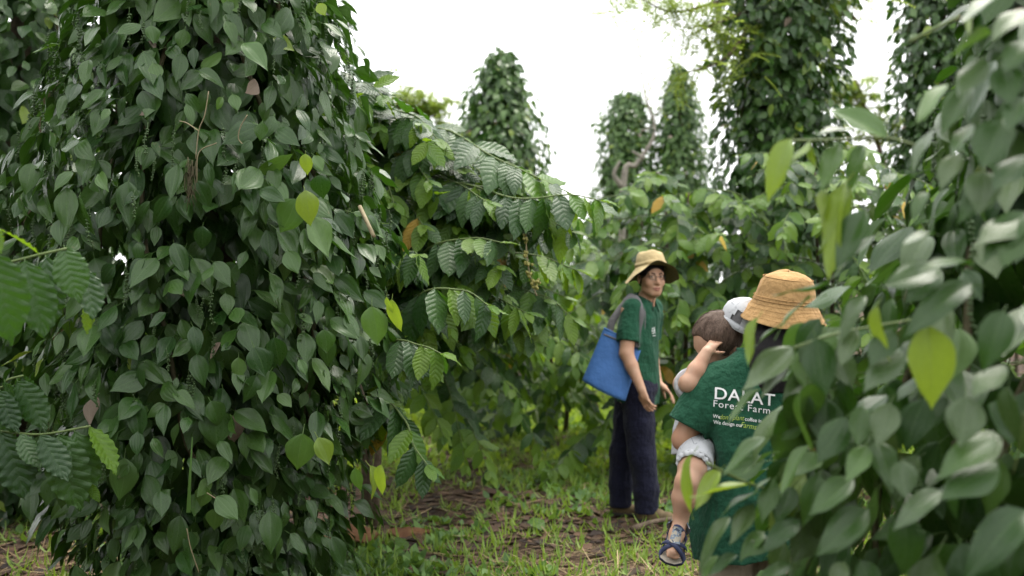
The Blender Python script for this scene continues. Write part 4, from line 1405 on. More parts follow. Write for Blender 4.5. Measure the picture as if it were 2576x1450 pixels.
def head_field(F, c, R, s=1.0, k=.012):
    T = lambda x, y, z: np.array(c) + R @ (np.array([x, y, z]) * s)
    F.ell(T(0, -.012, .032), np.array([.075, .092, .088]) * s, R, .02)
    F.ell(T(0, .022, -.035), np.array([.064, .070, .078]) * s, R, .03)
    F.ell(T(0, .050, -.088), np.array([.032, .030, .026]) * s, R, .03)
    F.cap(T(-.045, .012, -.070), T(-.018, .058, -.096), .020 * s, .016 * s, .02)
    F.cap(T(.045, .012, -.070), T(.018, .058, -.096), .020 * s, .016 * s, .02)
    F.cap(T(-.04, .072, .026), T(.04, .072, .026), .012 * s, None, .014)
    for sg in (-1, 1):
        F.ell(T(sg * .042, .058, -.030), np.array([.022, .020, .02]) * s, R, .02)
        F.ell(T(sg * .031, .094, .008), np.array([.018, .013, .010]) * s, R, .010, True)
        F.ell(T(sg * .031, .073, .007), np.array([.0125, .0125, .0115]) * s, R, .003)
        F.ell(T(sg * .078, -.012, -.008), np.array([.010, .020, .032]) * s, R, .006)
        F.ell(T(sg * .084, -.006, -.006), np.array([.006, .010, .016]) * s, R, .004, True)
    F.cap(T(0, .088, .012), T(0, .106, -.030), .008 * s, .013 * s, .010)
    F.cap(T(-.012, .094, -.034), T(.012, .094, -.034), .0095 * s, None, .006)
    F.cap(T(-.018, .083, -.062), T(.018, .083, -.062), .0075 * s, None, .006)
    F.cap(T(-.015, .081, -.074), T(.015, .081, -.074), .0078 * s, None, .006)
    F.cap(T(-.020, .096, -.068), T(.020, .096, -.068), .0030 * s, None, .003, True)


def hand_field(F, wrist, direc, palm, s=1.0, curl=.5, thumb=1, spread=.10, fk=.004):
    """wrist point, direction of the fingers, palm normal; thumb +1/-1 picks the side"""
    d = unit(direc)
    n = unit(np.asarray(palm, float) - (np.asarray(palm) @ d) * d)
    t = np.cross(d, n) * thumb
    w = np.asarray(wrist, float)
    F.cap(w, w + d * .05 * s, .022 * s, .026 * s, .012)
    for j, off in enumerate((.028, .010, -.010, -.027)):
        F.cap(w + d * .02 * s + t * off * .7 * s, w + d * .085 * s + t * off * s, .014 * s, .0115 * s, .010)
    L = ((.040, .024, .020), (.044, .028, .021), (.041, .026, .021), (.032, .020, .018))
    for j, off in enumerate((.030, .0105, -.0105, -.030)):
        p = w + d * .088 * s + t * off * s
        dd = unit(d + t * off * spread * 30)
        a = 0
        for q, l in enumerate(L[j]):
            a += curl * (.55, .8, .6)[q] * (1 + .12 * j)
            e = dd * math.cos(a) + n * math.sin(a)
            p2 = p + e * l * s
            F.cap(p, p2, (.0092, .0085, .0078)[q] * s, (.0085, .0078, .0068)[q] * s, fk)
            p = p2
    p = w + d * .028 * s + t * .026 * s + n * .006
    for q, (l, mixn) in enumerate(((.040, .25), (.032, .45), (.024, .6))):
        e = unit(t * (.75 - .25 * q) + d * (.55 + .2 * q) + n * mixn)
        p2 = p + e * l * s
        F.cap(p, p2, (.0125, .0105, .0092)[q] * s, (.0105, .0092, .0075)[q] * s, .006)
        p = p2


def skin_material(name, c):
    t = NT(name)
    gc = t.coord('Object')
    n1 = t.noise(18.0, 4.0, gc)
    t.l(t.mix(t.remap(n1, .3, .7), tuple(x * y for x, y in zip(c, (.9, .78, .72))), c), t.b.inputs['Base Color'])
    t.b.inputs['Roughness'].default_value = .5
    t.b.inputs['Specular IOR Level'].default_value = .35
    t.b.inputs['Subsurface Weight'].default_value = .12
    t.b.inputs['Subsurface Radius'].default_value = (.012, .005, .003)
    t.b.inputs['Subsurface Scale'].default_value = .5
    t.bump(t.noise(300.0, 2.0, gc), .12, .002)
    return t.m


M['skin_man'] = skin_material('skin_tanned', (.50, .31, .21))
M['skin_woman'] = skin_material('skin_light_tan', (.44, .26, .17))
M['skin_child'] = skin_material('skin_child', (.50, .32, .225))
M['polo'] = cloth('green_polo_cloth', (.017, .085, .046), 700, .9, .7)
M['navy'] = cloth('navy_trouser_cloth', (.010, .011, .028), 900, .9, .7)
M['khaki'] = cloth('khaki_trouser_cloth', (.30, .26, .19), 900, .9, .4)
M['hat_tan'] = cloth('straw_coloured_hat_cloth', (.46, .36, .19), 500, .9, .35, sheen=.1)
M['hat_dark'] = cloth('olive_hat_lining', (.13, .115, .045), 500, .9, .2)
M['hat_orange'] = cloth('orange_tan_hat_cloth', (.46, .28, .12), 500, .9, .5, sheen=.1)
M['bag'] = cloth('blue_bag_cloth', (.062, .165, .42), 400, .65, .22, sheen=.05)
M['strap'] = cloth('grey_webbing', (.17, .165, .17), 600, .8, .3)
M['boot'] = simple('tan_suede', (.15, .11, .06), .85, .25, .35, 40, .3)
M['sole'] = simple('rubber_sole', (.045, .04, .035), .8, .3, .3, 40)
M['white_print'] = simple('white_print', (.80, .80, .80), .6, .3, .03)
M['lime_print'] = simple('lime_print', (.42, .55, .10), .6, .3, .03)
M['thread'] = simple('dark_thread', (.40, .24, .105), .9, .1)
M['metal'] = simple('thin_metal', (.10, .09, .085), .3, .5, .1, metal=.6)
M['black'] = simple('black_cord', (.012, .012, .012), .6, .3)
M['lip'] = simple('lip', (.36, .14, .11), .5, .4, .1)
M['eye_white'] = simple('eye_white', (.62, .60, .56), .3, .5, .05)
M['iris'] = simple('iris', (.02, .012, .008), .2, .5, .05)
M['nail'] = simple('nail', (.55, .36, .29), .3, .5, .05)


def hair_material(name, a, b, rough=.45):
    t = NT(name)
    gc = t.coord('Object')
    mp = t.n('ShaderNodeMapping')
    mp.inputs['Scale'].default_value = (1, 1, .08)
    t.l(gc, mp.inputs['Vector'])
    nz = t.noise(380.0, 3.0, mp.outputs[0])
    t.l(t.mix(t.remap(nz, .35, .65), a, b), t.b.inputs['Base Color'])
    t.b.inputs['Roughness'].default_value = rough
    t.b.inputs['Specular IOR Level'].default_value = .18
    t.bump(nz, .8, .004)
    return t.m


M['hair_black'] = hair_material('black_hair', (.004, .0035, .004), (.013, .011, .012), .55)
M['hair_child'] = hair_material('fine_dark_brown_hair', (.045, .030, .022), (.15, .10, .075), .6)


def white_pattern():
    t = NT('white_cloth_with_grey_print')
    gc = t.coord('Object')
    v = t.n('ShaderNodeTexVoronoi', feature='DISTANCE_TO_EDGE')
    v.inputs['Scale'].default_value = 26
    t.l(gc, v.inputs['Vector'])
    n = t.noise(34, 3, gc)
    e = t.math('MULTIPLY', t.remap(v.outputs['Distance'], .02, .045, 1, 0), t.remap(n, .5, .6))
    t.l(t.mix(t.math('MULTIPLY', e, .7), (.46, .47, .49), (.17, .18, .2)), t.b.inputs['Base Color'])
    t.b.inputs['Roughness'].default_value = .9
    t.bump(t.noise(22, 3, gc), .4, .012)
    return t.m


M['white_cloth'] = white_pattern()


def camo():
    t = NT('blue_grey_camouflage')
    gc = t.coord('Object')
    n1, n2_ = t.noise(55, 2, gc), t.noise(90, 2, gc)
    c = t.mix(t.math('GREATER_THAN', n1, .52), (.16, .20, .25), (.34, .31, .25))
    c = t.mix(t.math('GREATER_THAN', n2_, .58), c, (.03, .04, .07))
    t.l(c, t.b.inputs['Base Color'])
    t.b.inputs['Roughness'].default_value = .8
    return t.m


M['camo'] = camo()
M['sandal_blue'] = simple('navy_sandal_strap', (.035, .045, .10), .7, .3, .3, 60, .2)
M['insole'] = simple('pale_insole', (.45, .40, .33), .8, .2)


def fmesh(name, F, mat, parent):
    v, f = F.mesh()
    return part(name, v, f, mat, parent)


def revolve(profile, c, R, squash=(1, 1), wave=None, seg=48):
    """profile [(radius, z)] turned about the local up axis; wave(theta, j, r, z) -> (r, z)"""
    V = []
    n = len(profile)
    for j, (r0, z0) in enumerate(profile):
        for i in range(seg):
            th = 2 * math.pi * i / seg
            r_, z_ = (r0, z0) if wave is None else wave(th, j, r0, z0)
            V.append(np.array(c) + R @ np.array([r_ * math.sin(th) * squash[0], r_ * math.cos(th) * squash[1], z_]))
    F = []
    for j in range(n - 1):
        for i in range(seg):
            k = (i + 1) % seg
            F.append((j * seg + i, j * seg + k, (j + 1) * seg + k, (j + 1) * seg + i))
    return np.array(V), F


def ribbon(pts, nrm, w, th=.003):
    """a flat band along pts, w wide, nrm = its face normals"""
    pts = np.asarray(pts, float)
    nrm = unit(np.broadcast_to(nrm, pts.shape))
    t = unit(np.gradient(pts, axis=0))
    s = unit(np.cross(t, nrm))
    w = np.broadcast_to(w, (len(pts),))[:, None] / 2
    n = unit(np.cross(s, t)) * th / 2
    V = np.stack([pts - s * w - n, pts + s * w - n, pts + s * w + n, pts - s * w + n], 1).reshape(-1, 3)
    F = []
    for i in range(len(pts) - 1):
        for j in range(4):
            k = (j + 1) % 4
            F.append((i * 4 + j, i * 4 + k, i * 4 + 4 + k, i * 4 + 4 + j))
    F += [(0, 1, 2, 3), tuple((len(pts) - 1) * 4 + j for j in (3, 2, 1, 0))]
    return V, F


def blob(c, r, R=None, seg=10):
    th = np.linspace(0, math.pi, seg)
    v, f = tube(np.stack([0 * th, 0 * th, -np.cos(th)], 1), np.sin(th) + 1e-3, seg, up=(1, 0, 0))
    v = v * np.array(r)
    if R is not None:
        v = v @ R.T
    return v + np.array(c), f


# ================================================================== the man
man = thing('person', 'man in tan sun hat, green polo shirt and navy trousers, looking round over his shoulder', 'person', (.80, 6.38, 0))
HC = np.array([.885, 6.315, 1.545])
HF = unit(np.array([math.sin(math.radians(15)), -math.cos(math.radians(15)), -.02]))
HR = frame(HF)
YAW = math.radians(60)             # the shirt's width axis in plan
F = Field((.50, 5.98, -.01), (1.16, 6.76, 1.70), .0052)
head_field(F, HC, HR)
F.cap((.845, 6.375, 1.36), HC + HR @ np.array([0, -.018, -.06]), .060, .053, .03)
F.loft([(.75, .80, 6.38, .14, .10), (.95, .805, 6.38, .145, .10), (1.2, .82, 6.38, .165, .10), (1.33, .828, 6.375, .16, .085), (1.40, .84, 6.375, .07, .06)], YAW)
SR, ER, WR = np.array([.738, 6.225, 1.335]), np.array([.708, 6.165, 1.075]), np.array([.792, 6.105, .862])
F.chain([SR, ER], [.058, .044], .02)
F.chain([ER, ER * .65 + WR * .35, WR], [.043, .040, .027], .015)
hand_field(F, WR, (.055, -.015, -.16), (.75, .6, .25), .92, .42, -1)
SL, EL, WL = np.array([.925, 6.53, 1.335]), np.array([.915, 6.585, 1.08]), np.array([.945, 6.43, .865])
F.chain([SL, EL], [.058, .044], .02)
F.chain([EL, EL * .65 + WL * .35, WL], [.042, .038, .026], .015)
hand_field(F, WL, (.09, -.035, -.075), (-.5, -.1, -.8), .92, .35, 1)
for pts in (((.795, 6.31, .82), (.815, 6.30, .45), (.850, 6.31, .09)), ((.785, 6.45, .82), (.718, 6.48, .45), (.706, 6.50, .09))):
    F.chain(pts, [.085, .058, .040], .02)
F.cap((.850, 6.31, .05), (.945, 6.285, .035), .04, .03); F.cap((.706, 6.50, .05), (.78, 6.475, .035), .04, .03)
fmesh('body', F, M['skin_man'], man)
# clothes
F = Field((.52, 6.0, .68), (1.12, 6.76, 1.50), .006)
F.loft([(.735, .805, 6.38, .178, .128), (.85, .808, 6.38, .176, .128), (1.0, .815, 6.38, .172, .122), (1.18, .822, 6.38, .186, .122), (1.29, .828, 6.38, .185, .110), (1.35, .835, 6.378, .14, .085), (1.395, .842, 6.375, .085, .068)], YAW, .03)
F.cap(SR + [0.01, .01, .012], SR * .25 + ER * .75, .072, .068, .03)
F.cap(SL + [-.01, -.01, .012], SL * .25 + EL * .75, .070, .068, .03)
F.ripple(.016, 10, 91, (1, 1, .6))
dR = unit(ER - SR); F.cut(SR + dR * .195, dR, (.5, 5.98, 1.0), (.775, 6.235, 1.22))
dL = unit(EL - SL); F.cut(SL + dL * .195, dL, (.86, 6.545, 1.0), (1.12, 6.76, 1.22))
F.cut((.8, 6.38, .745), (-.12, 0, -1))
F.cap((.848, 6.365, 1.33), (.87, 6.33, 1.52), .058, .066, .004, True)
shirt = fmesh('polo_shirt', F, M['polo'], man)
SH_M = None
# collar: two leaves round the neck
cc = np.array([.852, 6.362, 1.385])
Rn = frame((.80, -.55, 0.0))
ring = []
for th in np.linspace(-2.75, 2.75, 40):
    back = math.cos(th / 2.75 * math.pi / 2)
    ring.append((th, back))
V, Fc = [], []
for th, back in ring:
    a = th + math.pi
    dirv = Rn @ np.array([math.sin(a), math.cos(a), 0])
    up_ = .062 * back + .012
    V += [cc + dirv * .066 + [0, 0, up_ - .006], cc + dirv * .088 + [0, 0, up_ - .045 - .02 * (1 - back)], cc + dirv * .083 + [0, 0, up_ - .048 - .02 * (1 - back)], cc + dirv * .062 + [0, 0, up_ - .012]]
for i in range(len(ring) - 1):
    for j in range(4):
        k = (j + 1) % 4
        Fc.append((i * 4 + j, i * 4 + k, i * 4 + 4 + k, i * 4 + 4 + j))
Fc += [(3, 2, 1, 0), tuple((len(ring) - 1) * 4 + j for j in range(4))]
part('collar', np.array(V), Fc, M['polo'], shirt)
F = Field((.54, 6.14, .02), (1.02, 6.66, .96), .0065)
F.ell((.795, 6.38, .85), (.135, .16, .10), None, .03)
F.chain([(.795, 6.305, .82), (.808, 6.30, .62), (.822, 6.30, .42), (.845, 6.312, .2), (.857, 6.315, .075)], [.108, .094, .082, .076, .078], .03)
F.chain([(.785, 6.455, .82), (.752, 6.47, .62), (.722, 6.485, .42), (.708, 6.495, .2), (.706, 6.50, .075)], [.104, .088, .076, .070, .072], .03)
F.ripple(.018, 9, 92, (1, 1, .65))
F.cut((.8, 6.38, .055), (0, 0, -1))
F.cut((.8, 6.38, .92), (0, 0, 1))
fmesh('trousers', F, M['navy'], man)
for heel, toe in (((.835, 6.322), (.985, 6.272)), ((.688, 6.505), (.80, 6.468))):
    h_, t_ = np.array([*heel, 0]), np.array([*toe, 0])
    F = Field(np.minimum(h_, t_) - [.09, .09, -.0], np.maximum(h_, t_) + [.09, .09, .20], .005)
    gz = ground_h(np.array([heel[0]]), np.array([heel[1]]))[0]
    F.cap(h_ + [0, 0, .035], t_ + [0, 0, .03], .042, .040, .02)
    F.cap(h_ + [0, 0, .05], h_ + [.01, 0, .14], .044, .046, .02)
    F.cap(h_ + [0, 0, .075], h_ * .45 + t_ * .55 + [0, 0, .05], .042, .036, .02)
    F.cut((0, 0, .018), (0, 0, -1))
    b = fmesh('boot', F, M['boot'], man)
    F = Field(np.minimum(h_, t_) - [.09, .09, .01], np.maximum(h_, t_) + [.09, .09, .06], .005)
    F.cap(h_ + [0, 0, .02], t_ + [0, 0, .02], .048, .046, .02)
    F.cut((0, 0, .020), (0, 0, 1)); F.cut((0, 0, .0), (0, 0, -1))
    fmesh('sole', F, M['sole'], b)
# hair, glasses, eyes, mouth
T = lambda x, y, z: HC + HR @ np.array([x, y, z])
F = Field(HC - .14, HC + .16, .004)
F.ell(T(0, -.014, .036), (.083, .100, .094), HR, .01)
F.cap(T(.072, -.005, -.0), T(.074, .004, -.03), .010, .006, .01); F.cap(T(-.072, -.005, 0), T(-.074, .004, -.03), .010, .006, .01)
F.ell(T(0, -.05, -.02), (.066, .055, .06), HR, .02)
F.ell(T(0, .085, -.012), (.069, .078, .072), HR, .006, True)
F.ell(T(.0, .02, -.10), (.09, .09, .06), HR, .006, True)
fmesh('hair', F, M['hair_black'], man)
for sg in (-1, 1):
    e = part('eye', *blob(T(sg * .031, .0765, .006), (.0115, .0095, .0058), HR), M['eye_white'], man)
    part('iris', *blob(T(sg * .031 + .003, .0845, .006), (.0050, .0030, .0050), HR), M['iris'], e)
    v, f = tube(curve([T(sg * .014, .091, .024), T(sg * .03, .088, .030), T(sg * .050, .074, .025)], 4), np.linspace(.0034, .002, 9), 5)
    part('eyebrow', v, f, M['hair_black'], man)
v, f = merge(tube(curve([T(-.024, .083, -.066), T(-.01, .093, -.063), T(0, .092, -.064), T(.01, .093, -.063), T(.024, .083, -.066)], 4), .0042, 6),
             tube(curve([T(-.020, .083, -.073), T(0, .091, -.077), T(.020, .083, -.073)], 4), .0048, 6))
part('lips', v, f, M['lip'], man)
bits = []
for sg in (-1, 1):
    lens = [T(sg * (.031 + .021 * math.cos(a)), .100 - .012 * abs(math.cos(a)) * (1 if math.cos(a) > 0 else .2), .004 + .0145 * math.sin(a)) for a in np.linspace(0, 2 * math.pi, 20)]
    bits.append(tube(lens, .0018, 5))
    bits.append(tube([T(sg * .052, .088, .008), T(sg * .076, .03, .010), T(sg * .080, -.012, .008)], .0014, 5))
bits.append(tube([T(-.011, .101, .006), T(0, .104, .008), T(.011, .101, .006)], .0013, 5))
v, f = merge(*bits)
part('spectacles', v, f, M['metal'], man)
# hat
HT = HC + HR @ np.array([0, -.012, .060])
Rh = frame(unit(HF + np.array([0, 0, .24])))


def man_wave(th, j, r, z):
    # brim lifts at the brow and droops over the ears and nape
    b = max(0, (r - .100) / .068)
    return r * (1 + .015 * math.sin(5 * th)), z + b * (-.020 + .034 * math.cos(2 * th) + .018 * math.cos(th) + .008 * math.sin(3 * th + 1) + .006 * math.sin(7 * th)) + (.004 * math.sin(4 * th + 9 * z) if r < .1 else 0)


outer = [(.002, .108), (.04, .107), (.066, .101), (.080, .088), (.088, .060), (.094, .030), (.098, .006), (.102, .0), (.118, -.008), (.136, -.018), (.154, -.028), (.168, -.034)]
inner = [(.168, -.0365), (.154, -.031), (.136, -.021), (.118, -.011), (.100, -.004), (.092, .02), (.082, .06), (.06, .095), (.002, .102)]
v, f = revolve(outer, HT, Rh, (1.0, 1.06), man_wave)
hat = part('sun_hat', v, f, M['hat_tan'], man)
v, f = revolve(inner, HT, Rh, (1.0, 1.06), man_wave)
part('hat_lining', v, f, M['hat_dark'], hat)
v, f = revolve([(.0955, .030), (.0985, .029), (.102, .008), (.1, .007)], HT, Rh, (1.0, 1.06), man_wave)
part('hat_band', v, f, M['hat_tan'], hat)
v, f = tube(curve([T(-.084, .02, .03), T(-.074, .035, -.04), T(-.05, .05, -.095), T(-.01, .052, -.122), T(.012, .065, -.128), T(.02, .07, -.16), T(.018, .07, -.21)], 5), .0024, 5)
part('chin_cord', v, f, M['black'], hat)
# shirt print on the chest: a small pale crest
sv, sf = np.array([v.co for v in shirt.data.vertices]) + np.array(man.location), [tuple(p.vertices) for p in shirt.data.polygons]
BM = BVHTree.FromPolygons(sv.tolist(), sf)


def project(bv, pts, d, off=.002):
    out = []
    d = Vector(d).normalized()
    for p in pts:
        h = bv.ray_cast(Vector(p) - d * 1.0, d)
        out.append(np.array(h[0]) - np.array(d) * off if h[0] is not None else np.array(p))
    return np.array(out)


fwd = np.array([.87, -.5, 0]); sid = np.array([.5, .87, 0])
bits = []
for (a0, z0, a1, z1, w) in ((.055, 1.235, .055, 1.195, .012), (.070, 1.225, .085, 1.225, .006), (.070, 1.210, .090, 1.210, .006), (.070, 1.195, .084, 1.195, .005), (.040, 1.18, .08, 1.18, .004)):
    a = np.array([.822, 6.38, 0]) + sid * a0 * -1 + [0, 0, z0]; b = np.array([.822, 6.38, 0]) - sid * a1 + [0, 0, z1]
    q = project(BM, np.linspace(a, b, 5), -fwd)
    bits.append(ribbon(q, np.broadcast_to(fwd, q.shape), w, .001))
v, f = merge(*bits)
part('chest_print', v, f, M['white_print'], shirt)
q = project(BM, np.linspace(np.array([.845, 6.365, 1.36]), np.array([.83, 6.375, 1.20]), 8), -fwd)
v, f = ribbon(q, fwd, .028, .003)
part('placket', v, f, M['polo'], shirt)

# ================================================================== his bag
bag = thing('shoulder_bag', 'blue cloth shoulder bag with grey straps hanging from the man\'s shoulder', 'bag', (.62, 6.21, .76))


def mW(cx, cy, y):
    d = y
    return U(1446.5 + cx * .5878, 597.5 + cy * .5878, d)


corners = [mW(125, 385, 6.24), mW(292, 450, 6.215), mW(216, 702, 6.16), mW(30, 612, 6.20)]
nu, nv = 18, 18
Vf, Vb = [], []
for i in range(nv + 1):
    t = i / nv
    for j in range(nu + 1):
        u = j / nu
        p = (1 - t) * ((1 - u) * corners[0] + u * corners[1]) + t * ((1 - u) * corners[3] + u * corners[2])
        sag = .010 * math.sin(u * math.pi) * math.sin(t * math.pi * .5)
        bul = (math.sin(u * math.pi) ** .5) * (.012 + .05 * t ** .7) if t < .97 else (math.sin(u * math.pi) ** .5) * .055
        wr = .005 * vnoise(np.array([[u * 5 + t * 3, t * 6, 1.0]]), 95)[0] * math.sin(u * math.pi)
        dn = np.array([-.12, -1, 0.05])
        p = p + np.array([0, 0, -sag + (-.012 * math.sin(u * math.pi) if t == 0 else 0)])
        Vf.append(p + dn * (bul * .75 + wr))
        Vb.append(p - dn * (bul * .9 + .006))
Vf, Vb = np.array(Vf), np.array(Vb)
ix = np.arange((nv + 1) * (nu + 1)).reshape(nv + 1, nu + 1)
fq = np.stack([ix[:-1, :-1], ix[1:, :-1], ix[1:, 1:], ix[:-1, 1:]], -1).reshape(-1, 4)
o_ = ix.size
ringv = np.concatenate([ix[0, :-1], ix[:-1, -1], ix[-1, :0:-1], ix[:0:-1, 0]])
sd = np.stack([ringv, np.roll(ringv, -1), np.roll(ringv, -1) + o_, ringv + o_], -1)
part('bag_body', np.concatenate([Vf, Vb]), np.concatenate([fq, fq[:, ::-1] + o_, sd]), M['bag'], bag)
zl = Vf[ix[2, 1:-6]] + np.array([-.002, -.006, 0])
v, f = ribbon(zl, (-.1, -1, 0), .010, .003)
part('zip', v, f, M['strap'], bag)
v, f = ribbon(Vf[ix[0]] + np.array([0, -.004, -.006]), (-.1, -1, 0), .014, .003)
part('hem', v, f, M['bag'], bag)
sh = np.array([.752, 6.235, 1.425])
c = curve([mW(150, 400, 6.235), mW(165, 350, 6.24), mW(205, 290, 6.25), sh + [-.02, .01, -.008], sh + [.02, .0, -.004], mW(278, 300, 6.185), mW(280, 350, 6.175), mW(268, 400, 6.18), mW(262, 470, 6.17)], 6)
nrm = np.array([unit((-.3, -1, .2)) if i < 12 or i > 30 else unit((-.1, -.6, .9)) for i in range(len(c))])
v, f = ribbon(c, nrm, .042, .004)
part('strap', v, f, M['strap'], bag)
c = curve([mW(145, 400, 6.27), mW(160, 350, 6.275), mW(212, 285, 6.28), sh + [.0, .03, .004], mW(286, 310, 6.23), mW(290, 360, 6.22), mW(285, 450, 6.225)], 6)
v, f = ribbon(c, (-.2, -1, .3), .035, .004)
part('strap', v, f, M['strap'], bag)

# ================================================================== the woman
wom = thing('person', 'woman seen from behind in an orange-tan bucket hat and lettered green polo shirt', 'person', (.90, 3.72, 0))


def wW(cx, cy, y):
    return U(1446.5 + cx * .5878, 597.5 + cy * .5878, y)


WHC = np.array([1.01, 3.74, 1.385])
WHR = frame(unit(np.array([.10, .98, -.12])))
F = Field((.50, 3.45, -.01), (1.32, 4.14, 1.52), .0075)
head_field(F, WHC, WHR, .93)
F.cap((.925, 3.72, 1.17), WHC + [-.01, -.01, -.06], .055, .048, .03)
F.loft([(.55, .90, 3.72, .13, .085), (.75, .895, 3.72, .13, .085), (.95, .895, 3.72, .125, .08), (1.1, .905, 3.72, .155, .09), (1.17, .91, 3.72, .14, .075), (1.23, .92, 3.72, .06, .055)], 0)
wS, wE, wW_ = np.array([.752, 3.72, 1.13]), np.array([.640, 3.715, .915]), np.array([.80, 3.885, .900])
F.chain([wS, wE], [.054, .043], .02)
F.chain([wE, wE * .6 + wW_ * .4, wW_], [.043, .042, .027], .012)
hand_field(F, wW_, (.12, .05, .01), (0, .2, 1), .9, .3, 1)
w2S, w2E, w2W = np.array([1.06, 3.72, 1.115]), np.array([1.15, 3.76, .90]), np.array([.98, 3.93, .97])
F.chain([w2S, w2E], [.056, .045], .02)
F.chain([w2E, w2W], [.045, .028], .02)
hand_field(F, w2W, (-.12, .04, .02), (0, -.6, .3), .9, .3, -1)
for sx in (-1, 1):
    F.chain([(.90 + sx * .085, 3.72, .70), (.90 + sx * .09, 3.72, .40), (.90 + sx * .095, 3.73, .08)], [.065, .055, .04], .02)
    F.cap((.90 + sx * .095, 3.72, .05), (.90 + sx * .10, 3.86, .03), .035, .03)
fmesh('body', F, M['skin_woman'], wom)
F = Field((.52, 3.48, .44), (1.30, 4.0, 1.32), .005)
F.loft([(.485, .905, 3.72, .215, .155), (.58, .90, 3.72, .222, .155), (.72, .898, 3.72, .195, .14), (.86, .897, 3.72, .168, .122), (.98, .90, 3.72, .172, .118), (1.09, .905, 3.72, .192, .116), (1.15, .91, 3.72, .182, .104), (1.20, .917, 3.72, .135, .085), (1.245, .925, 3.722, .075, .065)], 0, .02, 2.5)
F.cap(wS + [.012, 0, .008], wS * .05 + wE * .95, .068, .082, .03)
F.cap(w2S + [-.012, 0, .008], w2S * .2 + w2E * .8, .068, .074, .03)
F.ripple(.026, 8, 96, (1, 1, .75))
d_ = unit(wE - wS); F.cut(wS + d_ * .190, d_, (.5, 3.5, .80), (.705, 4.0, 1.08))
d_ = unit(w2E - w2S); F.cut(w2S + d_ * .17, d_, (1.105, 3.5, .80), (1.3, 4.0, 1.08))
F.cut((.9, 3.72, .50), (.25, .0, -1))
F.cap((.93, 3.73, 1.19), (.99, 3.74, 1.36), .056, .06, .004, True)
wshirt = fmesh('polo_shirt', F, M['polo'], wom)
# collar
V, Fc = [], []
cc = np.array([.940, 3.722, 1.225])
N_ = 36
for i in range(N_):
    th = 2 * math.pi * i / N_
    dv = np.array([math.cos(th), math.sin(th), 0])
    V += [cc + dv * .060 + [0, 0, .022], cc + dv * .084 + [0, 0, -.022], cc + dv * .079 + [0, 0, -.026], cc + dv * .055 + [0, 0, .016]]
for i in range(N_):
    k2 = (i + 1) % N_
    for j in range(4):
        k = (j + 1) % 4
        Fc.append((i * 4 + j, i * 4 + k, k2 * 4 + k, k2 * 4 + j))
part('collar', np.array(V), Fc, M['polo'], wshirt)
# sleeve cuff band
d_ = unit(wE - wS)
q = wS + d_ * .168
e1 = unit(np.cross(d_, (0, 1, 0))); e2 = np.cross(d_, e1)
tv_, tf_ = [], []
F = Field((.66, 3.5, .05), (1.14, 4.0, .80), .009)
F.ell((.90, 3.72, .68), (.15, .105, .10), None, .02)
for sx in (-1, 1):
    F.chain([(.90 + sx * .085, 3.72, .68), (.90 + sx * .10, 3.715, .40), (.90 + sx * .105, 3.725, .10)], [.092, .095, .085], .02)
F.ripple(.010, 10, 97, (1, 1, .6))
F.cut((.9, 3.7, .08), (0, 0, -1))
fmesh('trousers', F, M['khaki'], wom)
for sx in (-1, 1):
    hx = .90 + sx * .10
    F = Field((hx - .08, 3.62, -.005), (hx + .08, 3.98, .14), .006)
    F.cap((hx, 3.70, .04), (hx + .01, 3.88, .03), .042, .036, .02); F.cap((hx, 3.71, .05), (hx, 3.72, .10), .042, .044, .02)
    F.cut((0, 0, .0), (0, 0, -1))
    fmesh('shoe', F, M['boot'], wom)
# hair
F = Field((.84, 3.54, .98), (1.18, 3.92, 1.54), .0045)
Tw = lambda x, y, z: WHC + WHR @ np.array([x, y, z])
F.ell(Tw(0, -.014, .034), (.078, .094, .090), WHR, .01)
F.ell(Tw(0, -.045, -.05), (.074, .055, .09), WHR, .03)
F.loft([(1.10, .965, 3.615, .055, .018), (1.18, .97, 3.62, .085, .028), (1.26, .985, 3.645, .092, .045), (1.34, 1.0, 3.69, .085, .05)], 0, .03)
F.cap((.93, 3.66, 1.30), (.885, 3.625, 1.20), .03, .012, .03)
F.ell(Tw(0, .09, -.02), (.065, .075, .08), WHR, .006, True)
F.ripple(.006, 42, 98, (1, 1, .12))
fmesh('hair', F, M['hair_black'], wom)
# bucket hat
WT = WHC + np.array([.012, -.01, .040])
Rw = frame(unit(np.array([.05, 1.0, .13])), unit(np.array([.10, 0, 1.0])))


def wom_wave(th, j, r, z):
    b = max(0, (r - .118) / .05)
    return r, z + b * (.009 * math.sin(3 * th) + .006 * math.sin(5 * th + 1) + .010 * math.cos(th - 1.2)) + (.005 * math.sin(2 * th + 18 * z) + .004 * math.sin(3 * th + 1.3) if r < .1135 else 0)


outer = [(.002, .116), (.035, .115), (.062, .110), (.080, .102), (.090, .093), (.0955, .085), (.0985, .078), (.1025, .062), (.108, .040), (.1135, .016), (.117, .006), (.1185, .0), (.130, -.018), (.139, -.034), (.149, -.048), (.158, -.060)]
inner = [(.158, -.063), (.149, -.052), (.139, -.038), (.130, -.022), (.115, -.004), (.106, .03), (.094, .07), (.075, .095), (.002, .108)]
v, f = revolve(outer, WT, Rw, (1, 1.04), wom_wave, 56)
what = part('bucket_hat', v, f, M['hat_orange'], wom)
v, f = revolve(inner, WT, Rw, (1, 1.04), wom_wave, 56)
part('hat_lining', v, f, M['hat_orange'], what)
for k, (r0, z0) in enumerate(((.0905, .0935), (.1155, .020), (.1175, .008))):
    pts = [WT + Rw @ np.array([(r0 + .001) * math.sin(t), (r0 + .001) * math.cos(t) * 1.04, z0]) for t in np.linspace(0, 2 * math.pi, 60)]
    v, f = tube(pts, .0014, 4, cap=False)
    part('seam', v, f, M['thread'], what)
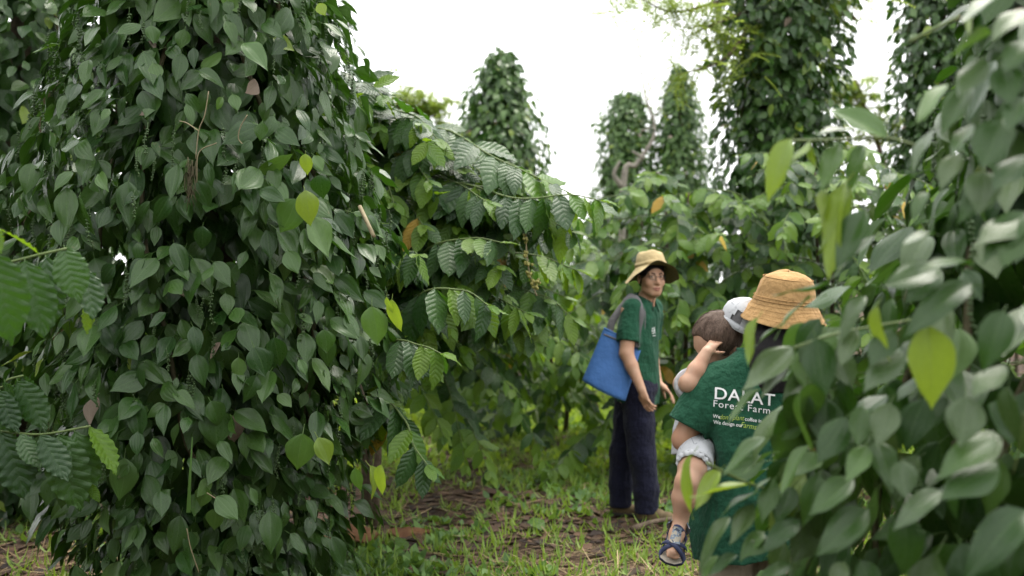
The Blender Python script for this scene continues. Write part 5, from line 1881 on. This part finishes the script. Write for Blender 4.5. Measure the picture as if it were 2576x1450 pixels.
for k in range(4):
    b = k / 4
    r0, z0 = .1225 + .036 * b, -.006 - .052 * b
    pts = []
    for t in np.linspace(0, 2 * math.pi, 60):
        rr_, zz_ = wom_wave(t, 0, r0, z0)
        pts.append(WT + Rw @ np.array([(rr_ + .0008) * math.sin(t), (rr_ + .0008) * math.cos(t) * 1.04, zz_]))
    v, f = tube(pts, .0006, 4, cap=False)
    part('stitching', v, f, M['thread'], what)

# lettering on the back
wv = np.array([q.co for q in wshirt.data.vertices]) + np.array(wom.location)
BW = BVHTree.FromPolygons(wv.tolist(), [tuple(p.vertices) for p in wshirt.data.polygons])


def lettering(name, text, cx, cy, h_px, mat, shear=0.0, weight=0.0, xs=1.0, slope=7.0, space=1.0):
    """text whose baseline starts at cx, cy of the enlarged view and whose capitals are h_px high there"""
    cu = bpy.data.curves.new(name, 'FONT')
    cu.body = text
    cu.size = 1.0
    cu.shear = shear
    cu.offset = weight
    cu.space_character = space
    cu.resolution_u = 4
    tmp = bpy.data.objects.new(name, cu)
    COL.objects.link(tmp)
    dg = bpy.context.evaluated_depsgraph_get()
    me = tmp.evaluated_get(dg).to_mesh()
    v = np.array([q.co for q in me.vertices]); f = [list(p.vertices) for p in me.polygons]
    tmp.evaluated_get(dg).to_mesh_clear()
    bpy.data.objects.remove(tmp)
    bpy.data.curves.remove(cu)
    yp = 3.60
    s = h_px * .5878 / FPX * yp / .72
    a = math.radians(-slope)
    x = v[:, 0] * s * xs; z = v[:, 1] * s
    o = wW(cx, cy, yp)
    pts = np.stack([o[0] + x * math.cos(a) - z * math.sin(a) * .3, np.full(len(x), yp), o[2] + x * math.sin(a) + z], 1)
    eye = np.array([0, 0, CAM_H])
    out = []
    for p in pts:
        d = Vector(unit(p - eye))
        hit = BW.ray_cast(Vector(eye), d)
        out.append(np.array(hit[0]) - np.array(d) * .003 if hit[0] is not None else p)
    return part(name, np.array(out), f, M[mat], wshirt, smooth=False)


# capital heights and line starts measured on the shirt
lettering('print_title', 'DALAT', 592, 690, 52, 'white_print', 0, .010, 1.12, 7, 1.05)
lettering('print_subtitle', 'Forest Farm', 589, 724, 30, 'white_print', 0, .0, 1.08, 7.5, 1.12)
lettering('print_line', 'We', 590, 772, 16, 'white_print', 0, .008, .95, 7)
lettering('print_line', "don't plant", 616, 778, 22, 'lime_print', .35, -.006, .80, 3)
lettering('print_line', 'coffee in the', 726, 784, 16, 'white_print', 0, .008, .98, 8)
lettering('print_line', 'Forest', 846, 802, 25, 'lime_print', .35, -.004, .85, 8)
lettering('print_line', 'We design our', 592, 797, 16, 'white_print', 0, .008, .95, 7)
lettering('print_line', 'Farms', 706, 812, 24, 'lime_print', .35, -.004, .85, 9)
lettering('print_line', 'to become', 780, 824, 16, 'white_print', 0, .008, .98, 8)

# ================================================================== the child
kid = thing('person', 'toddler carried on the woman\'s hip, hiding the face behind one hand', 'person', (.70, 3.82, .45))
KC = np.array([.793, 3.845, 1.262])
KF = unit(np.array([-.80, -.30, -.52]))
KR = frame(KF, (.35, 0, 1.0))
F = Field((.50, 3.48, .44), (1.0, 4.12, 1.42), .0045)
head_field(F, KC, KR, .88)
F.ell(KC + KR @ np.array([0, -.015, .03]), np.array([.086, .094, .088]), KR, .02)
F.cap(KC + KR @ np.array([0, -.02, -.05]), (.775, 3.92, 1.10), .048, .05, .03)
F.loft([(.86, .735, 3.90, .085, .075), (.95, .745, 3.905, .092, .08), (1.05, .76, 3.91, .085, .07), (1.12, .77, 3.915, .06, .05)], 0, .03)
kS, kE, kW = np.array([.668, 3.88, 1.105]), wW(492, 625, 3.70), wW(563, 492, 3.72)
F.chain([kS, kE], [.042, .034], .02)
F.chain([kE, kE * .6 + kW * .4, kW], [.035, .033, .021], .015)
hand_field(F, kW, np.array([.050, .035, .050]), (.45, .9, -.45), .56, .55, -1, .06, .003)
kH, kK, kA = np.array([.705, 3.80, .89]), wW(478, 1050, 3.60), wW(450, 1215, 3.62)
F.chain([kH, wW(505, 985, 3.645), kK], [.062, .052, .040], .02)
F.chain([kK, kK * .6 + kA * .4, kA], [.040, .042, .026], .02)
kT = wW(418, 1345, 3.54)
F.chain([kA, kA * .55 + kT * .45 + [0, .004, 0], kT], [.027, .026, .021], .015)
for j in range(5):
    p = kT + np.array([-.016 + .009 * j, -.004, -.006 + .003 * abs(j - 3)])
    F.cap(p, p + np.array([-.003, -.008, -.014]), .0075 if j < 4 else .009, .006, .004)
k2 = [(.80, 3.85, .89), (.93, 3.95, .80), (.95, 3.97, .62)]
F.chain(k2, [.06, .045, .028], .02)
F.cap(k2[-1], (.96, 4.03, .57), .028, .022)
fmesh('body', F, M['skin_child'], kid)
# romper
F = Field((.50, 3.52, .74), (1.0, 4.12, 1.20), .0045)
F.loft([(.84, .735, 3.895, .105, .092), (.93, .742, 3.90, .112, .098), (1.05, .76, 3.91, .102, .088), (1.10, .765, 3.913, .08, .065), (1.135, .77, 3.915, .055, .045)], 0, .03)
F.cap(kS + [.02, .01, 0], kS * .30 + kE * .70, .056, .052, .03)
F.cap(kH + [.01, .02, .03], wW(512, 962, 3.65), .074, .060, .03)
F.cap(k2[0], np.array(k2[0]) * .4 + np.array(k2[1]) * .6, .075, .06, .03)
F.ripple(.020, 15, 99, (1, 1, .8))
dd_ = unit(kK - kH); F.cut(wW(508, 972, 3.64), dd_, (.5, 3.5, .7), (.76, 3.78, .95))
dd_ = unit(kE - kS); F.cut(kS * .35 + kE * .65, dd_, (.5, 3.5, .98), (.70, 3.80, 1.25))
fmesh('romper', F, M['white_cloth'], kid)
dk = unit(kK - kH)
# gathered elastic hem of the trouser leg
hc = wW(507, 970, 3.64)
Rg = frame(unit(np.cross(dk, (1.0, .1, 0))), dk)
v, f = revolve([(.050, -.012), (.057, -.010), (.061, -.002), (.062, .006), (.058, .014), (.052, .016)], hc, Rg, (1, 1), lambda th, j, r_, z_: (r_ * (1 + (.05 if 0 < j < 5 else .02) * math.sin(17 * th)), z_ + .002 * math.sin(9 * th)), 72)
part('leg_hem', v, f, M['white_cloth'], kid)
# hair and cap
F = Field(KC - .15, KC + .15, .004)
Tk = lambda x, y, z: KC + KR @ np.array([x, y, z])
F.ell(Tk(0, -.018, .034), (.0925, .099, .093), KR, .01)
F.ell(Tk(0, .084, -.002), (.080, .080, .083), KR, .012, True)
F.ell(Tk(0, .0, -.10), (.11, .11, .075), KR, .02, True)
F.ripple(.005, 48, 101, (1, 1, .5))
fmesh('hair', F, M['hair_child'], kid)
rk = np.random.default_rng(31)
bits = []
for k in range(520):
    p = unit(rk.normal(size=3))
    if p[1] > .55 or p[2] < -.45:
        continue
    flow = unit(np.array([.35 * p[0], .55, -.75]) + rk.normal(0, .22, 3))
    flow = unit(flow - (flow @ p) * p)
    L_ = rk.uniform(.018, .042)
    pts = []
    for t in np.linspace(0, 1, 4):
        q = unit(p + flow * L_ * t / .09)
        pts.append(Tk(q[0] * .0935, -.018 + q[1] * .100, .034 + q[2] * .094) + KR @ q * .004 * t)
    bits.append(tube(pts, np.linspace(.0009, .0003, 4), 3, cap=False))
v, f = merge(*bits)
part('hair_wisps', v, f, M['hair_child'], kid)['kind'] = 'stuff'
CC = wW(722, 345, 3.82)
Rc = frame(unit(np.array([-.55, -.80, -.10])), unit(np.array([.42, -.12, .9])))


def cap_wave(th, j, r, z):
    return r * (1 + .02 * math.sin(5 * th + 30 * z)), z + .004 * math.sin(3 * th)


prof = [(.002, .074), (.034, .071), (.061, .060), (.077, .041), (.084, .016), (.085, -.004), (.086, -.024), (.087, -.029)]
v, f = revolve(prof, CC, Rc, (1, 1), cap_wave, 48)
# leave the rounded opening above the strap at the back of the cap
ff = []
hole_c = CC + Rc @ np.array([0, .085, .004])
fc_ = [np.mean([v[i] for i in q], axis=0) for q in f]
for q, c_ in zip(f, fc_):
    e = (c_ - hole_c)
    loc = Rc.T @ e
    if abs(loc[0]) < .026 and -.010 < loc[2] < .026 * math.sqrt(max(0, 1 - (loc[0] / .027) ** 2)) + .004 and loc[1] > -.03:
        continue
    ff.append(q)
capo = part('cap', v, ff, M['white_cloth'], kid)
v, f = revolve([(.0865, -.008), (.0895, -.010), (.0905, -.030), (.0885, -.031)], CC, Rc, (1, 1), cap_wave, 48)
part('cap_band', v, f, M['white_cloth'], capo)
v, f = revolve([(.002, .066), (.055, .056), (.073, .038), (.080, .013), (.081, -.022)], CC, Rc, (1, 1), None, 40)
part('cap_lining', v, f, M['strap'], capo)
bv_, bf_ = [], []
for i in range(15):
    a = math.pi + (i / 14 - .5) * 1.9
    for rr_, zz_ in ((.078, -.020), (.125, -.034 - .006 * math.cos((a - math.pi) * 2)), (.125, -.037 - .006 * math.cos((a - math.pi) * 2)), (.078, -.024)):
        k_ = 1 - .25 * abs(i / 14 - .5) * (rr_ > .1)
        bv_.append(CC + Rc @ np.array([rr_ * k_ * math.sin(a), rr_ * k_ * math.cos(a), zz_]))
for i in range(14):
    for j in range(4):
        k = (j + 1) % 4
        bf_.append((i * 4 + j, i * 4 + k, i * 4 + 4 + k, i * 4 + 4 + j))
part('cap_peak', np.array(bv_), bf_, M['white_cloth'], capo)
# sandal
sand = thing('sandal', 'blue camouflage sandal with crossed straps on the toddler\'s dangling foot', 'sandal', tuple(kT))
ax = unit(kT - kA)
fwd_ = unit(np.array([-.25, -.93, 0]) - (np.array([-.25, -.93, 0]) @ ax) * ax)    # instep side
sid_ = np.cross(ax, fwd_)
heel = kA + ax * .030 - fwd_ * .036
toe = kT + ax * .036 - fwd_ * .022
prof = [(0, .030), (.15, .036), (.35, .035), (.55, .041), (.75, .049), (.9, .043), (1.0, .018)]
V, Fc = [], []
for t, w in prof:
    c = heel * (1 - t) + toe * t
    for off, ww in ((0, w), (-.014, w * .97)):
        V += [c - sid_ * ww + fwd_ * off, c + sid_ * ww + fwd_ * off]
for i in range(len(prof) - 1):
    a, b = i * 4, i * 4 + 4
    Fc += [(a, a + 1, b + 1, b), (a + 2, b + 2, b + 3, a + 3), (a, b, b + 2, a + 2), (a + 1, a + 3, b + 3, b + 1)]
Fc += [(0, 2, 3, 1), tuple(np.array([0, 1, 3, 2]) + 4 * (len(prof) - 1))]
part('sole', np.array(V), Fc, M['sandal_blue'], sand, smooth=False)
V2 = []
for t, w in prof:
    c = heel * (1 - t) + toe * t + fwd_ * .002
    V2 += [c - sid_ * w * .88, c + sid_ * w * .88]
part('insole', np.array(V2), [(2 * i, 2 * i + 1, 2 * i + 3, 2 * i + 2) for i in range(len(prof) - 1)], M['insole'], sand, smooth=False)


def over(t, s0, s1, h, dt=0.0):
    """a strap across the foot from side to side at t along the sole"""
    w = np.interp(t, [p[0] for p in prof], [p[1] for p in prof])
    pts = []
    for a in np.linspace(0, 1, 11):
        tt = t + dt * (a - .5)
        c = heel * (1 - tt) + toe * tt
        pts.append(c + sid_ * w * (s0 + (s1 - s0) * a) * 1.02 + fwd_ * (h * math.sin(a * math.pi) ** .7))
    return np.array(pts)


for t, h_, w, dt, m in ((.60, .050, .017, .34, 'sandal_blue'), (.62, .053, .017, -.34, 'sandal_blue'), (.10, .068, .016, -.10, 'sandal_blue')):
    p = over(t, -1, 1, h_, dt)
    v, f = ribbon(p, unit(p - (heel * (1 - t) + toe * t) + fwd_ * .01), w, .004)
    part('strap', v, f, M[m], sand)
p = np.linspace(heel * .88 + toe * .12 + fwd_ * .070, heel * .42 + toe * .58 + fwd_ * .054, 7)
v, f = ribbon(p, fwd_, np.linspace(.030, .040, 7), .004)
part('tongue', v, f, M['camo'], sand)
pts = []
for a in np.linspace(-2.0, 2.0, 13):
    pts.append(heel * .96 + toe * .04 + fwd_ * .036 - fwd_ * .036 * math.cos(a) * 1.02 + sid_ * .031 * math.sin(a) - ax * .024)
v, f = ribbon(pts, unit(np.array(pts) - (heel + fwd_ * .036)), .046, .004)
part('heel_counter', v, f, M['camo'], sand)

finish_plants()
for p_ in PLANTS:
    print('plant', p_.o.name, len(p_.P), 'leaves, seen', p_.seen)
